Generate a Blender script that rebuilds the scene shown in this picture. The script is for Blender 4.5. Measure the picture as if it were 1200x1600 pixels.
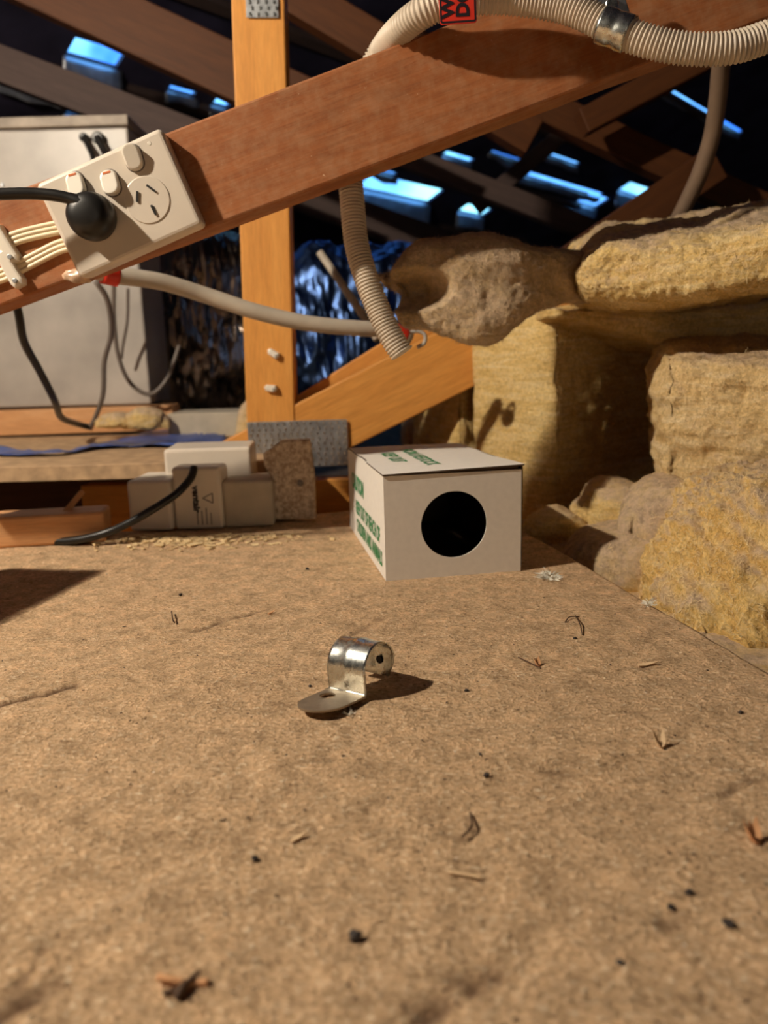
import bpy, bmesh, math, random
import numpy as np
from mathutils import Vector, Matrix
for o in list(bpy.data.objects): bpy.data.objects.remove(o, do_unlink=True)
SC = bpy.context.scene; COL = SC.collection
V = Vector
# ------------------------------------------------------------------ camera
CAM_H, PITCH, ROLL, F = 0.18, math.radians(11.3), math.radians(-1.5), 1200.0
cd = bpy.data.cameras.new('camera'); cam = bpy.data.objects.new('camera', cd); COL.objects.link(cam)
CR = (Matrix.Rotation(math.pi/2-PITCH, 3, 'X') @ Matrix.Rotation(ROLL, 3, 'Z'))
cam.matrix_world = Matrix.Translation((0,0,CAM_H)) @ CR.to_4x4()
cd.sensor_fit = 'VERTICAL'; cd.sensor_height = 36; cd.lens = 27.0; cd.clip_start = .01; cd.clip_end = 100
cd.dof.use_dof = True; cd.dof.focus_distance = 0.50; cd.dof.aperture_fstop = 7.5
SC.camera = cam
# ------------------------------------------------------------------ world: evening-blue daylight outside the roof
w = bpy.data.worlds.new('sky'); SC.world = w; w.use_nodes = True
bg = w.node_tree.nodes['Background']; bg.inputs[1].default_value = 1.5
_t = w.node_tree; _c = _t.nodes.new('ShaderNodeTexCoord'); _n = _t.nodes.new('ShaderNodeTexNoise'); _n.inputs['Scale'].default_value = 9; _n.inputs['Detail'].default_value = 3
_r = _t.nodes.new('ShaderNodeValToRGB'); _r.color_ramp.elements[0].position = .42; _r.color_ramp.elements[0].color = (.03,.17,.80,1); _r.color_ramp.elements[1].position = .68; _r.color_ramp.elements[1].color = (.30,.85,1.1,1)
_t.links.new(_c.outputs['Generated'], _n.inputs['Vector']); _t.links.new(_n.outputs['Fac'], _r.inputs[0]); _t.links.new(_r.outputs[0], bg.inputs[0])
# ------------------------------------------------------------------ lamp: one bare warm bulb hung up on the left
BULB = V((-.84, .26, .88))
ld = bpy.data.lights.new('bulb', 'POINT'); ld.energy = 78; ld.color = (1, .865, .69); ld.shadow_soft_size = .022
lo = bpy.data.objects.new('bulb_light', ld); lo.location = BULB; COL.objects.link(lo)
# weak fill lamp added far behind the viewer to lift the shade
hd = bpy.data.lights.new('fill_lamp', 'AREA'); hd.shape = 'RECTANGLE'; hd.size = .6; hd.size_y = .6; hd.energy = 1.6; hd.color = (1, .80, .58)
ho = bpy.data.objects.new('fill_light', hd); ho.location = (.5, -2.6, .35); ho.rotation_euler = (math.radians(95), 0, math.radians(5)); COL.objects.link(ho)
SC.view_settings.view_transform = 'Standard'; SC.view_settings.look = 'None'
SC.view_settings.gamma = 1; SC.view_settings.use_curve_mapping = False; SC.view_settings.exposure = 0.94

# ------------------------------------------------------------------ measuring helpers (pixel of the photo -> point in the room)
def ray(px, py): return CR @ V(((px-600)/F, -(py-800)/F, -1))
def P(px, py, Y):
    d = ray(px, py); return V((0,0,CAM_H)) + d*(Y/d.y)
def G(px, py, z=0.0):
    d = ray(px, py); return V((0,0,CAM_H)) + d*((z-CAM_H)/d.z)
def hsh(ix, iy, iz, s):
    n = (ix*374761393 + iy*668265263 + iz*2147483647 + s*974634777) & 0x7fffffff
    n = ((n ^ (n >> 13))*1274126177) & 0x7fffffff
    n = ((n ^ (n >> 16))*668265263) & 0x7fffffff
    return ((n ^ (n >> 15)) & 0xffffff)/float(0xffffff)
def vnoise(p, s=0):
    f = np.floor(p); i = f.astype(np.int64); t = p-f; t = t*t*(3-2*t); r = 0
    for a in (0,1):
        wa = t[:,0] if a else 1-t[:,0]
        for b in (0,1):
            wb = t[:,1] if b else 1-t[:,1]
            for c in (0,1):
                wc = t[:,2] if c else 1-t[:,2]
                r = r + wa*wb*wc*hsh(i[:,0]+a, i[:,1]+b, i[:,2]+c, s)
    return r*2-1
def fbm(p, freq, oct=4, s=0, stretch=(1,1,1), gain=.5):
    q = p*np.array(stretch)*freq + 100.3; r = 0; a = 1
    for k in range(oct):
        r = r + a*vnoise(q*(2**k)+17.7*k, s+k); a *= gain
    return r
# ------------------------------------------------------------------ object helpers
def tag(o, label=None, cat=None, group=None, kind=None):
    if label: o['label'] = label
    if cat: o['category'] = cat
    if group: o['group'] = group
    if kind: o['kind'] = kind
    return o
def empty(name, loc, label, cat, group=None):
    o = bpy.data.objects.new(name, None); COL.objects.link(o); o.location = loc; o.empty_display_size = .02
    bpy.context.view_layer.update()
    return tag(o, label, cat, group)
def link(name, me, mat=None, parent=None, mw=None, smooth=False):
    o = bpy.data.objects.new(name, me); COL.objects.link(o)
    if mat:
        for m in (mat if isinstance(mat, (list,tuple)) else [mat]): me.materials.append(m)
    if smooth: me.polygons.foreach_set('use_smooth', [True]*len(me.polygons))
    M = mw if mw is not None else Matrix.Identity(4)
    if parent is not None:
        chain = parent.matrix_basis.copy(); p = parent.parent
        while p is not None: chain = p.matrix_basis @ chain; p = p.parent
        o.parent = parent; o.matrix_basis = chain.inverted() @ M
    else: o.matrix_basis = M
    return o
def me_py(name, v, f):
    me = bpy.data.meshes.new(name); me.from_pydata([tuple(x) for x in v], [], [tuple(x) for x in f]); me.update(); return me
def me_bm(name, bm):
    me = bpy.data.meshes.new(name); bmesh.ops.recalc_face_normals(bm, faces=bm.faces[:]); bm.to_mesh(me); bm.free(); return me
def box_bm(sx, sy, sz, bev=0, seg=2, c=(0,0,0), bm=None):
    b = bmesh.new(); bmesh.ops.create_cube(b, size=1)
    for v in b.verts: v.co = V((v.co.x*sx+c[0], v.co.y*sy+c[1], v.co.z*sz+c[2]))
    if bev: bmesh.ops.bevel(b, geom=b.edges[:], offset=bev, segments=seg, profile=.5, affect='EDGES')
    if bm is None: return b
    me = bpy.data.meshes.new('t'); b.to_mesh(me); b.free(); bm.from_mesh(me); bpy.data.meshes.remove(me); return bm
def prism_bm(pts, th, bev=0, bm=None, seg=2):
    """closed outline in local xz, extruded along -y by th"""
    b = bmesh.new(); a = [b.verts.new((x,0,z)) for x,z in pts]; f = b.faces.new(a)
    r = bmesh.ops.extrude_face_region(b, geom=[f])
    for v in [g for g in r['geom'] if isinstance(g, bmesh.types.BMVert)]: v.co.y -= th
    bmesh.ops.recalc_face_normals(b, faces=b.faces[:])
    if bev:
        ed = [e for e in b.edges if all(v.co.y < -th+1e-6 for v in e.verts)]
        bmesh.ops.bevel(b, geom=ed, offset=bev, segments=seg, profile=.5, affect='EDGES')
    if bm is None: return b
    me = bpy.data.meshes.new('t'); b.to_mesh(me); b.free(); bm.from_mesh(me); bpy.data.meshes.remove(me); return bm
def rrect(w, h, r, n=5, cx=0, cz=0):
    o = []
    for sx, sz, a0 in ((1,1,0),(-1,1,90),(-1,-1,180),(1,-1,270)):
        for k in range(n+1):
            a = math.radians(a0+90*k/n); o.append((cx+sx*(w/2-r)+r*math.cos(a), cz+sz*(h/2-r)+r*math.sin(a)))
    return o
def circ(r, n=32, cx=0, cz=0): return [(cx+r*math.cos(2*math.pi*k/n), cz+r*math.sin(2*math.pi*k/n)) for k in range(n)]
def spline(pts, n=200):
    p = np.array([tuple(q) for q in pts], float); p = np.vstack([2*p[0]-p[1], p, 2*p[-1]-p[-2]]); out = []
    m = len(p)-3; per = max(4, n//m)
    for i in range(m):
        a,b,c,d = p[i:i+4]
        for t in np.linspace(0,1,per, endpoint=False):
            out.append(.5*((2*b)+(-a+c)*t+(2*a-5*b+4*c-d)*t*t+(-a+3*b-3*c+d)*t**3))
    out.append(p[-2]); q = np.array(out)
    L = np.concatenate([[0], np.cumsum(np.linalg.norm(np.diff(q, axis=0), axis=1))])
    s = np.linspace(0, L[-1], n)
    return np.stack([np.interp(s, L, q[:,k]) for k in range(3)], 1), L[-1]
def tube_me(name, pts, r, n=80, seg=14, rf=None, flat=None, up=None):
    c, L = spline(pts, n); tn = np.gradient(c, axis=0); tn /= np.linalg.norm(tn, axis=1)[:,None]
    u = np.array(up if up is not None else (0,0,1.)) ; u = u - tn[0]*u.dot(tn[0])
    if np.linalg.norm(u) < 1e-3: u = np.array((1.,0,0)); u = u - tn[0]*u.dot(tn[0])
    u /= np.linalg.norm(u); vs = []
    for i in range(n):
        u = u - tn[i]*u.dot(tn[i]); u /= np.linalg.norm(u); b = np.cross(tn[i], u)
        rr = r*(rf(i/(n-1)*L, i/(n-1)) if rf else 1); fx = flat or 1
        for k in range(seg):
            a = 2*math.pi*k/seg; vs.append(c[i]+u*rr*math.cos(a)+b*rr*fx*math.sin(a))
    fs = [(i*seg+k, i*seg+(k+1)%seg, (i+1)*seg+(k+1)%seg, (i+1)*seg+k) for i in range(n-1) for k in range(seg)]
    fs.append(tuple(range(seg))[::-1]); fs.append(tuple((n-1)*seg+k for k in range(seg)))
    return me_py(name, vs, fs)
def axes(o, x, y, z): # matrix from origin and three axes
    return Matrix(((x[0],y[0],z[0],o[0]),(x[1],y[1],z[1],o[1]),(x[2],y[2],z[2],o[2]),(0,0,0,1)))
def strand_mat(A, B, face=V((0,1,0))):
    x = (B-A).normalized(); y = (face - x*face.dot(x)).normalized(); z = x.cross(y); return axes((A+B)/2, x, y, z)

# ------------------------------------------------------------------ materials
def new_mat(name):
    m = bpy.data.materials.new(name); m.use_nodes = True; nt = m.node_tree; return m, nt, nt.nodes['Principled BSDF']
def N(nt, t, **k):
    n = nt.nodes.new(t)
    for a, b in k.items(): setattr(n, a, b)
    return n
def ramp(nt, fac, stops):
    r = N(nt, 'ShaderNodeValToRGB'); e = r.color_ramp.elements
    while len(e) < len(stops): e.new(.5)
    for i, (p, c) in enumerate(stops): e[i].position = p; e[i].color = (c[0],c[1],c[2],1)
    nt.links.new(fac, r.inputs[0]); return r.outputs[0]
def noise(nt, vec, scale, detail=4, rough=.5, dist=0):
    n = N(nt, 'ShaderNodeTexNoise'); n.inputs['Scale'].default_value = scale; n.inputs['Detail'].default_value = detail
    n.inputs['Roughness'].default_value = rough; n.inputs['Distortion'].default_value = dist
    nt.links.new(vec, n.inputs['Vector']); return n.outputs['Fac']
def coords(nt, scale=(1,1,1), kind='Object'):
    tc = N(nt, 'ShaderNodeTexCoord'); mp = N(nt, 'ShaderNodeMapping'); mp.inputs['Scale'].default_value = scale
    nt.links.new(tc.outputs[kind], mp.inputs[0]); return mp.outputs[0]
def bump(nt, b, h, strength=.3, dist=.002, prev=None):
    n = N(nt, 'ShaderNodeBump'); n.inputs['Strength'].default_value = strength; n.inputs['Distance'].default_value = dist
    nt.links.new(h, n.inputs['Height'])
    if prev: nt.links.new(prev, n.inputs['Normal'])
    nt.links.new(n.outputs[0], b.inputs['Normal']); return n.outputs[0]
def mix(nt, fac, a, b, mode='MIX'):
    m = N(nt, 'ShaderNodeMix', data_type='RGBA', blend_type=mode)
    for s, v in ((0, fac), (6, a), (7, b)):
        if isinstance(v, (tuple, float, int)): m.inputs[s].default_value = (v[0],v[1],v[2],1) if isinstance(v, tuple) else v
        else: nt.links.new(v, m.inputs[s])
    return m.outputs[2]
def plain(name, c, rough=.5, metal=0, nscale=None, amt=.15, bmp=0, spec=.5):
    m, nt, b = new_mat(name); b.inputs['Roughness'].default_value = rough; b.inputs['Metallic'].default_value = metal
    b.inputs['Specular IOR Level'].default_value = spec
    f = noise(nt, coords(nt), nscale or 40, 4)
    col = ramp(nt, f, [(.3, tuple(x*(1-amt) for x in c)), (.7, tuple(min(1, x*(1+amt*.5)) for x in c))])
    nt.links.new(col, b.inputs['Base Color'])
    if bmp: bump(nt, b, noise(nt, coords(nt), (nscale or 40)*3, 5), bmp, .001)
    return m
def wood(name, c1, c2, c3, rough=.55, dust=0):
    m, nt, b = new_mat(name); co = coords(nt, (1.4, 14, 14)); b.inputs['Roughness'].default_value = rough
    b.inputs['Specular IOR Level'].default_value = .3
    f = noise(nt, co, 3.2, 6, .6, 1.2); col = ramp(nt, f, [(.28,c1),(.5,c2),(.72,c3)])
    fine = noise(nt, coords(nt, (6,120,120)), 6, 4, .7)
    col = mix(nt, .35, col, ramp(nt, fine, [(.35,tuple(x*.6 for x in c2)),(.65,tuple(min(1,x*1.3) for x in c2))]))
    kn = N(nt, 'ShaderNodeTexVoronoi'); kn.inputs['Scale'].default_value = 3.1; nt.links.new(coords(nt, (1,2.2,2.2)), kn.inputs['Vector'])
    kf = ramp(nt, kn.outputs['Distance'], [(.03,(1,1,1)),(.09,(0,0,0))]); col = mix(nt, kf, col, tuple(x*.25 for x in c1))
    if dust:
        df = ramp(nt, noise(nt, coords(nt), 60, 7, .72), [(.42,(0,0,0)),(.75,(1,1,1))]); dm = N(nt, 'ShaderNodeMath', operation='MULTIPLY'); dm.inputs[1].default_value = dust
        nt.links.new(df, dm.inputs[0]); col = mix(nt, dm.outputs[0], col, (.50,.30,.17))
        pf = ramp(nt, noise(nt, coords(nt), 320, 2), [(.75,(0,0,0)),(.80,(1,1,1))]); col = mix(nt, pf, col, (.65,.42,.26))
        sf = ramp(nt, noise(nt, coords(nt,(.7,1,1.6)), 17, 4, .6), [(.3,(1,1,1)),(.46,(0,0,0))]); sm = N(nt, 'ShaderNodeMath', operation='MULTIPLY'); sm.inputs[1].default_value = .35
        nt.links.new(sf, sm.inputs[0]); col = mix(nt, sm.outputs[0], col, tuple(x*.45 for x in c1))
    nt.links.new(col, b.inputs['Base Color'])
    bump(nt, b, noise(nt, coords(nt, (5,90,90)), 5, 5, .6), .25, .001); return m
M_beam = wood('beam_wood', (.26,.085,.028), (.36,.125,.042), (.45,.17,.06), .6, dust=.5)
M_post = wood('post_pine', (.54,.22,.045), (.68,.30,.065), (.78,.37,.09), .5)
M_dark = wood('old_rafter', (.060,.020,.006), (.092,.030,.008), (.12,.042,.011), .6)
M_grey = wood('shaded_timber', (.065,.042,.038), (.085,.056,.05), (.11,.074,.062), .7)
M_pine = wood('offcut_pine', (.50,.24,.10), (.62,.32,.14), (.72,.42,.22), .55)
M_white = plain('white_plastic', (.72,.64,.54), .35, nscale=25, amt=.06)
M_switch = plain('rocker_plastic', (.80,.74,.64), .3, nscale=25, amt=.04)
M_cream = plain('cream_conduit', (.62,.53,.42), .42, nscale=60, amt=.12)
M_grey_pipe = plain('grey_conduit', (.50,.44,.36), .45, nscale=50, amt=.12)
M_black = plain('black_rubber', (.012,.011,.010), .38, nscale=80, amt=.3)
M_red = plain('red_label', (.75,.04,.02), .4, nscale=60, amt=.15)
M_ink = plain('black_ink', (.015,.008,.012), .5)
M_green = plain('green_ink', (.035,.30,.11), .6, nscale=900, amt=.4)
M_card = plain('white_card', (.84,.80,.74), .6, nscale=180, amt=.04, bmp=.06)
M_cardin = plain('brown_card', (.075,.045,.025), .8)
M_dim = plain('grey_shade_tone', (.50,.43,.33), .7, nscale=40, amt=.15)  # grey board colour; also puts shade into the white housing's colour
M_cable = plain('cream_cable', (.82,.68,.46), .4, nscale=50, amt=.08)
M_tie = plain('orange_mark', (.85,.25,.10), .4)
M_slot = plain('slot_dark', (.01,.008,.006), .8)
M_thin = plain('grey_wire', (.17,.14,.12), .5)
def metal_mat(name, c, rough, bscale, bstr, bdist=.001):
    m, nt, b = new_mat(name); b.inputs['Metallic'].default_value = 1
    f = noise(nt, coords(nt), bscale, 6, .65)
    nt.links.new(ramp(nt, f, [(.3, tuple(x*.75 for x in c)), (.7, c)]), b.inputs['Base Color'])
    mr = N(nt, 'ShaderNodeMapRange'); mr.inputs['To Min'].default_value = rough*.7; mr.inputs['To Max'].default_value = rough*1.4
    nt.links.new(f, mr.inputs[0]); nt.links.new(mr.outputs[0], b.inputs['Roughness']); bump(nt, b, f, bstr, bdist); return m
M_zinc = metal_mat('zinc', (.72,.74,.70), .26, 260, .25, .0004)
M_zincd = metal_mat('dusty_zinc', (.50,.42,.32), .55, 300, .5, .0006)
M_plate = metal_mat('nail_plate_steel', (.48,.50,.52), .42, 60, .3)
M_foil = metal_mat('foil', (.34,.27,.22), .27, 26, .6, .006)
def board_mat():
    m, nt, b = new_mat('chipboard'); b.inputs['Roughness'].default_value = .85; b.inputs['Specular IOR Level'].default_value = .25
    co = coords(nt)
    big = ramp(nt, noise(nt, co, 8, 5, .6), [(.3,(.55,.35,.205)),(.5,(.67,.445,.265)),(.7,(.78,.54,.345))])
    chip = noise(nt, coords(nt, (1,1.3,1)), 330, 4, .75, .5); c2 = ramp(nt, chip, [(.30,(.17,.09,.042)),(.43,(.60,.40,.225)),(.55,(.75,.51,.30)),(.70,(1.0,.88,.64))])
    col = mix(nt, .80, big, c2)
    mid = noise(nt, co, 62, 6, .7, .3); col = mix(nt, .75, col, ramp(nt, mid, [(.30,(.52,.49,.45)),(.48,(.95,.94,.93)),(.70,(1.4,1.36,1.32))]), 'MULTIPLY')
    sp = ramp(nt, noise(nt, co, 170, 2, .5), [(.22,(1,1,1)),(.28,(0,0,0))]); col = mix(nt, sp, col, (.07,.038,.02))
    sw = ramp(nt, noise(nt, coords(nt,(1.1,1,1)), 260, 1, .5), [(.76,(0,0,0)),(.80,(1,1,1))]); col = mix(nt, sw, col, (.95,.80,.60))
    a = N(nt, 'ShaderNodeAttribute'); a.attribute_name = 'gouge'; sx = N(nt, 'ShaderNodeSeparateXYZ'); nt.links.new(a.outputs['Vector'], sx.inputs[0])
    col = mix(nt, sx.outputs[0], col, (.12,.06,.03)); col = mix(nt, sx.outputs[1], col, (.85,.62,.40))
    nt.links.new(col, b.inputs['Base Color'])
    n1 = bump(nt, b, chip, 1.0, .0022); bump(nt, b, mid, .8, .004, n1); return m
M_board = board_mat()
def wool_mat(name, c_lo, c_mid, c_hi, dustc=(.68,.50,.34), layer=1.0, rot=False):
    m, nt, b = new_mat(name); b.inputs['Roughness'].default_value = .95; b.inputs['Specular IOR Level'].default_value = .08
    co = coords(nt, (1,1,1)); st = coords(nt, (1,1,6*layer+1))
    if rot:
        m1 = N(nt, 'ShaderNodeMapping'); m1.inputs['Rotation'].default_value = (0, math.radians(-52), 0); m2 = N(nt, 'ShaderNodeMapping'); m2.inputs['Scale'].default_value = (.7, 1.6, 5.5)
        tc = N(nt, 'ShaderNodeTexCoord'); nt.links.new(tc.outputs['Object'], m1.inputs[0]); nt.links.new(m1.outputs[0], m2.inputs[0]); st = m2.outputs[0]
    f = noise(nt, st, 22, 7, .68, .8); col = ramp(nt, f, [(.28,c_lo),(.5,c_mid),(.7,c_hi)])
    fine = noise(nt, co, 330, 5, .75, .6); col = mix(nt, .75, col, ramp(nt, fine, [(.32,(.52,.48,.42)),(.6,(1.12,1.12,1.12))]), 'MULTIPLY')
    a = N(nt, 'ShaderNodeAttribute'); a.attribute_name = 'dust'
    dd = N(nt, 'ShaderNodeMath', operation='MULTIPLY'); nt.links.new(a.outputs['Fac'], dd.inputs[0])
    nt.links.new(ramp(nt, noise(nt, co, 45, 6, .7), [(.3,(.35,.35,.35)),(.55,(1,1,1))]), dd.inputs[1])
    dc = ramp(nt, noise(nt, co, 130, 4, .7), [(.35,tuple(x*.62 for x in dustc)),(.6,dustc)])
    col = mix(nt, dd.outputs[0], col, dc); nt.links.new(col, b.inputs['Base Color'])
    b.inputs['Subsurface Weight'].default_value = 0
    n1 = bump(nt, b, f, .35, .004); bump(nt, b, fine, .9, .0022, n1); return m
M_wool = wool_mat('glass_wool', (.66,.42,.13), (.88,.64,.27), (.96,.78,.44))
M_wool2 = wool_mat('pale_glass_wool', (.66,.44,.19), (.82,.60,.30), (.92,.74,.46))
M_strand = wool_mat('strand_wool', (.60,.34,.10), (.82,.55,.20), (.94,.72,.36), (.68,.50,.34), rot=True)
M_felt = wool_mat('dusty_felt', (.50,.33,.14), (.70,.49,.23), (.84,.64,.36), (.70,.52,.34))
M_fib = plain('wool_fibre', (.85,.66,.36), .8, nscale=20, amt=.25)
M_fibd = plain('dusty_fibre', (.48,.36,.25), .9, nscale=20, amt=.25)

# ------------------------------------------------------------------ glass wool generator: loft of four-cornered sections, torn and fluffed
def wool(name, secs, label=None, parent=None, nlen=70, nring=120, amp=.006, seed=1, mat=None, dustbias=0, exp=7, lay=0, top='z', fib=2500, cap=14, fiblen=.006, group=None, dustside=None, extra=None):
    S = np.array([[tuple(c) for c in s] for s in secs], float)          # k x 4 x 3
    t = np.linspace(0, len(S)-1, nlen); i0 = np.clip(t.astype(int), 0, len(S)-2); fr = (t-i0)[:,None,None]
    Pm = S[np.clip(i0-1,0,len(S)-1)]; P0 = S[i0]; P1 = S[i0+1]; P2 = S[np.clip(i0+2,0,len(S)-1)]
    C = .5*((2*P0)+(-Pm+P1)*fr+(2*Pm-5*P0+4*P1-P2)*fr**2+(-Pm+3*P0-3*P1+P2)*fr**3)
    s = np.linspace(0, 4, nring, endpoint=False); e = s.astype(int); q = (s-e)*2-1
    sq = np.zeros((nring,2))
    for j in range(nring): sq[j] = [(-1,-q[j]),(q[j],-1),(1,q[j]),(-q[j],1)][e[j]]
    rr = (np.abs(sq[:,0])**exp+np.abs(sq[:,1])**exp)**(-1/exp); sq = sq*rr[:,None]
    # corners: 0 front top(-1,1) 1 front bottom(-1,-1) 2 back bottom(1,-1) 3 back top(1,1)
    a = (1-sq[:,0])/2; bt = (1+sq[:,1])/2
    W = np.stack([a*bt, a*(1-bt), (1-a)*(1-bt), (1-a)*bt], 1)
    R = np.einsum('jc,icd->ijd', W, C)
    rings = []
    for k in range(cap):
        u = (k+.02)/cap; sc = math.sin(u*math.pi/2)**.35 if u > 0 else 0
        sc = u if u < .8 else .8+(.2)*math.sin((u-.8)/.2*math.pi/2)
        off = min(.012, .25*np.linalg.norm(R[0].max(0)-R[0].min(0)))*(1-max(0,(u-.6)/.4)**2)
        ax = (R[0]-R[1]).mean(0); ax /= np.linalg.norm(ax)+1e-9
        rings.append(R[0].mean(0)+(R[0]-R[0].mean(0))*sc+ax*off)
    mid = [R[i] for i in range(nlen)]; rings2 = []
    for k in range(cap):
        u = (k+.02)/cap; sc = u if u < .8 else .8+(.2)*math.sin((u-.8)/.2*math.pi/2)
        off = .012*(1-max(0,(u-.6)/.4)**2)
        ax = (R[-1]-R[-2]).mean(0); ax /= np.linalg.norm(ax)+1e-9
        rings2.append(R[-1].mean(0)+(R[-1]-R[-1].mean(0))*sc+ax*off)
    A = np.array(rings+mid+rings2[::-1]); n = len(A); vs = A.reshape(-1,3)
    ii, jj = np.meshgrid(np.arange(n-1), np.arange(nring), indexing='ij')
    F4 = np.stack([ii*nring+jj, (ii+1)*nring+jj, (ii+1)*nring+(jj+1)%nring, ii*nring+(jj+1)%nring], -1).reshape(-1,4)
    def norms(v):
        fn = np.cross(v[F4[:,2]]-v[F4[:,0]], v[F4[:,3]]-v[F4[:,1]]); o = np.zeros_like(v)
        for k in range(4): np.add.at(o, F4[:,k], fn)
        o /= np.linalg.norm(o, axis=1)[:,None]+1e-12; return o
    nn = norms(vs); cen = vs.mean(0)
    if ((vs-cen)*nn).sum() < 0: F4 = F4[:,::-1].copy(); nn = -nn
    d = amp*(.9*fbm(vs, 16, 3, seed)+.38*fbm(vs, 60, 4, seed+9, gain=.5)+.22*fbm(vs, 260, 2, seed+20))
    side = 1-np.abs(nn[:,2])
    if lay: d += side*amp*lay*(.75*fbm(vs, 9, 2, seed+31, (1,1,6), .5)+.35*fbm(vs, 30, 3, seed+33, (.7,.7,3.5), .6))
    if extra: d += extra(vs, nn)
    vs = vs + nn*d[:,None]; nn2 = norms(vs)
    if ((vs-cen)*nn2).sum() < 0: nn2 = -nn2
    dust = np.clip((nn2[:,2]*1.0-.32+.45*fbm(vs, 25, 3, seed+40)+dustbias)*1.6, 0, 1)
    if dustside is not None: dust = np.clip(dust + dustside(vs, nn), 0, 1)
    org = V(vs.mean(0)); me = bpy.data.meshes.new(name); lv = vs-np.array(org)
    me.vertices.add(len(lv)); me.vertices.foreach_set('co', lv.ravel())
    me.loops.add(len(F4)*4); me.loops.foreach_set('vertex_index', F4.ravel().astype(np.int32))
    me.polygons.add(len(F4)); me.polygons.foreach_set('loop_start', np.arange(0, len(F4)*4, 4, dtype=np.int32))
    me.update(calc_edges=True)
    at = me.attributes.new('dust', 'FLOAT', 'POINT'); at.data.foreach_set('value', dust.astype(np.float32))
    o = link(name, me, mat or M_wool, parent, Matrix.Translation(org), smooth=True)
    if label: tag(o, label, 'insulation', group)
    if fib:
        fib = int(fib*2.2); rg = np.random.default_rng(seed); idx = rg.integers(0, len(vs), fib); nz = rg.normal(size=(fib,3)); nz /= np.linalg.norm(nz, axis=1)[:,None]
        nm = nn2[idx]; tdir = nz - nm*(nz*nm).sum(1)[:,None]; tdir /= np.linalg.norm(tdir, axis=1)[:,None]+1e-9
        L = fiblen*rg.uniform(.4,1.3,fib)[:,None]; lift = rg.uniform(.05,.7,fib)[:,None]
        p0 = lv[idx]-nm*.0006; p1 = p0+tdir*L*.5+nm*L*lift*.55; p2 = p0+tdir*L+nm*L*lift*rg.uniform(.2,.9,fib)[:,None]
        wd = np.cross(tdir, nm)*.00016
        vv = np.stack([p0-wd, p0+wd, p1+wd, p1-wd, p2], 1).reshape(-1,3); b = np.arange(fib)[:,None]*5
        T = np.concatenate([b+np.array([0,1,2]), b+np.array([0,2,3]), b+np.array([3,2,4])])
        mf = bpy.data.meshes.new('fibre'); mf.vertices.add(len(vv)); mf.vertices.foreach_set('co', vv.ravel())
        mf.loops.add(len(T)*3); mf.loops.foreach_set('vertex_index', T.ravel().astype(np.int32)); mf.polygons.add(len(T)); mf.polygons.foreach_set('loop_start', np.arange(0, len(T)*3, 3, dtype=np.int32)); mf.update(calc_edges=True)
        fo = link('fibre', mf, M_fib if np.mean(dust) < .75 else M_fibd, o, Matrix.Translation(org)); fo['kind'] = 'stuff'
    return o
def timber(name, A, B, wid, th, mat, parent=None, face=V((0,1,0)), bev=.002):
    o = link(name, me_bm(name, box_bm((B-A).length, th, wid, bev, 2)), mat, parent, strand_mat(A, B, face)); return o

# ================================================================== SETTING: the attic shell
FLOOR_Z = -.13
def quadbox(name, pts, th, mat):      # slab from 4 points, thickness along normal
    p = [V(q) for q in pts]; n = (p[1]-p[0]).cross(p[3]-p[0]).normalized()*th; v = p+[q+n for q in p]
    o = link(name, me_py(name, v, [(0,1,2,3),(7,6,5,4),(0,4,5,1),(1,5,6,2),(2,6,7,3),(3,7,4,0)]), mat); o['kind'] = 'structure'; return o
M_floor = plain('dusty_lining', (.20,.145,.10), .9, nscale=30, amt=.5, bmp=.4)
M_sark = plain('dark_sarking', (.050,.045,.085), .45, nscale=6, amt=.5)
fl = link('floor', me_bm('floor', box_bm(16,16,.02,0)), M_floor, None, Matrix.Translation((0,0,FLOOR_Z-.01))); fl['kind'] = 'structure'
D = V((.675,.737,0)).normalized(); E = V((-D.y, D.x, 0)); S0, SL = 5.0, .42
UPS = V((-E.x, -E.y, SL)).normalized()                     # up the slope, towards us
ORG = E*S0
def RP(u, v): return ORG + D*u + UPS*v
NRM = D.cross(UPS).normalized();  NRM = NRM if NRM.z > 0 else -NRM
def UVp(px, py):
    d = ray(px, py); o = V((0,0,CAM_H)); t = (ORG-o).dot(NRM)/d.dot(NRM); q = o+d*t-ORG; return q.dot(D), q.dot(UPS)
slots = []
def slot(pa, pb, wpx):       # an opening between tile courses, running along the battens
    ua, va = UVp(*pa); ub, vb = UVp(*pb); um, vm = UVp((pa[0]+pb[0])/2, (pa[1]+pb[1])/2+wpx); v = (va+vb)/2
    slots.append((min(ua,ub), max(ua,ub), min(v,vm), max(v,vm)))
slot((120,55),(195,85),30); slot((268,132),(306,146),8); slot((340,152),(362,160),12); slot((197,200),(225,212),9)
slot((585,268),(690,300),26); slot((735,316),(765,330),14)
slot((845,232),(905,256),5); slot((805,258),(940,305),8); slot((840,300),(900,325),8); slot((925,300),(950,312),20)
slot((985,285),(1018,296),18); slot((1003,126),(1170,200),6); slot((1084,338),(1100,344),6)
slot((110,165),(140,178),10); slot((0,120),(90,152),3); slot((590,262),(620,272),5); slot((770,235),(815,250),4); slot((700,235),(740,250),8)
flapsl = list(slots)
slot((430,-150),(640,-60),60); slot((650,-120),(820,-50),50); slot((150,-120),(330,-40),50)  # unseen gaps above the view, added to let in more daylight
def vslot(pa, pb, wpx):
    ua, va = UVp(*pa); ub, vb2 = UVp(*pb); uc, vc = UVp(pa[0]+wpx, pa[1]); slots.append((ua, uc, min(va,vb2), max(va,vb2)))
U0, U1, V1 = -9, 9, 6.4
vb = sorted(set([-.4, V1]+[s[2] for s in slots]+[s[3] for s in slots])); vs, fs = [], []
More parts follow.
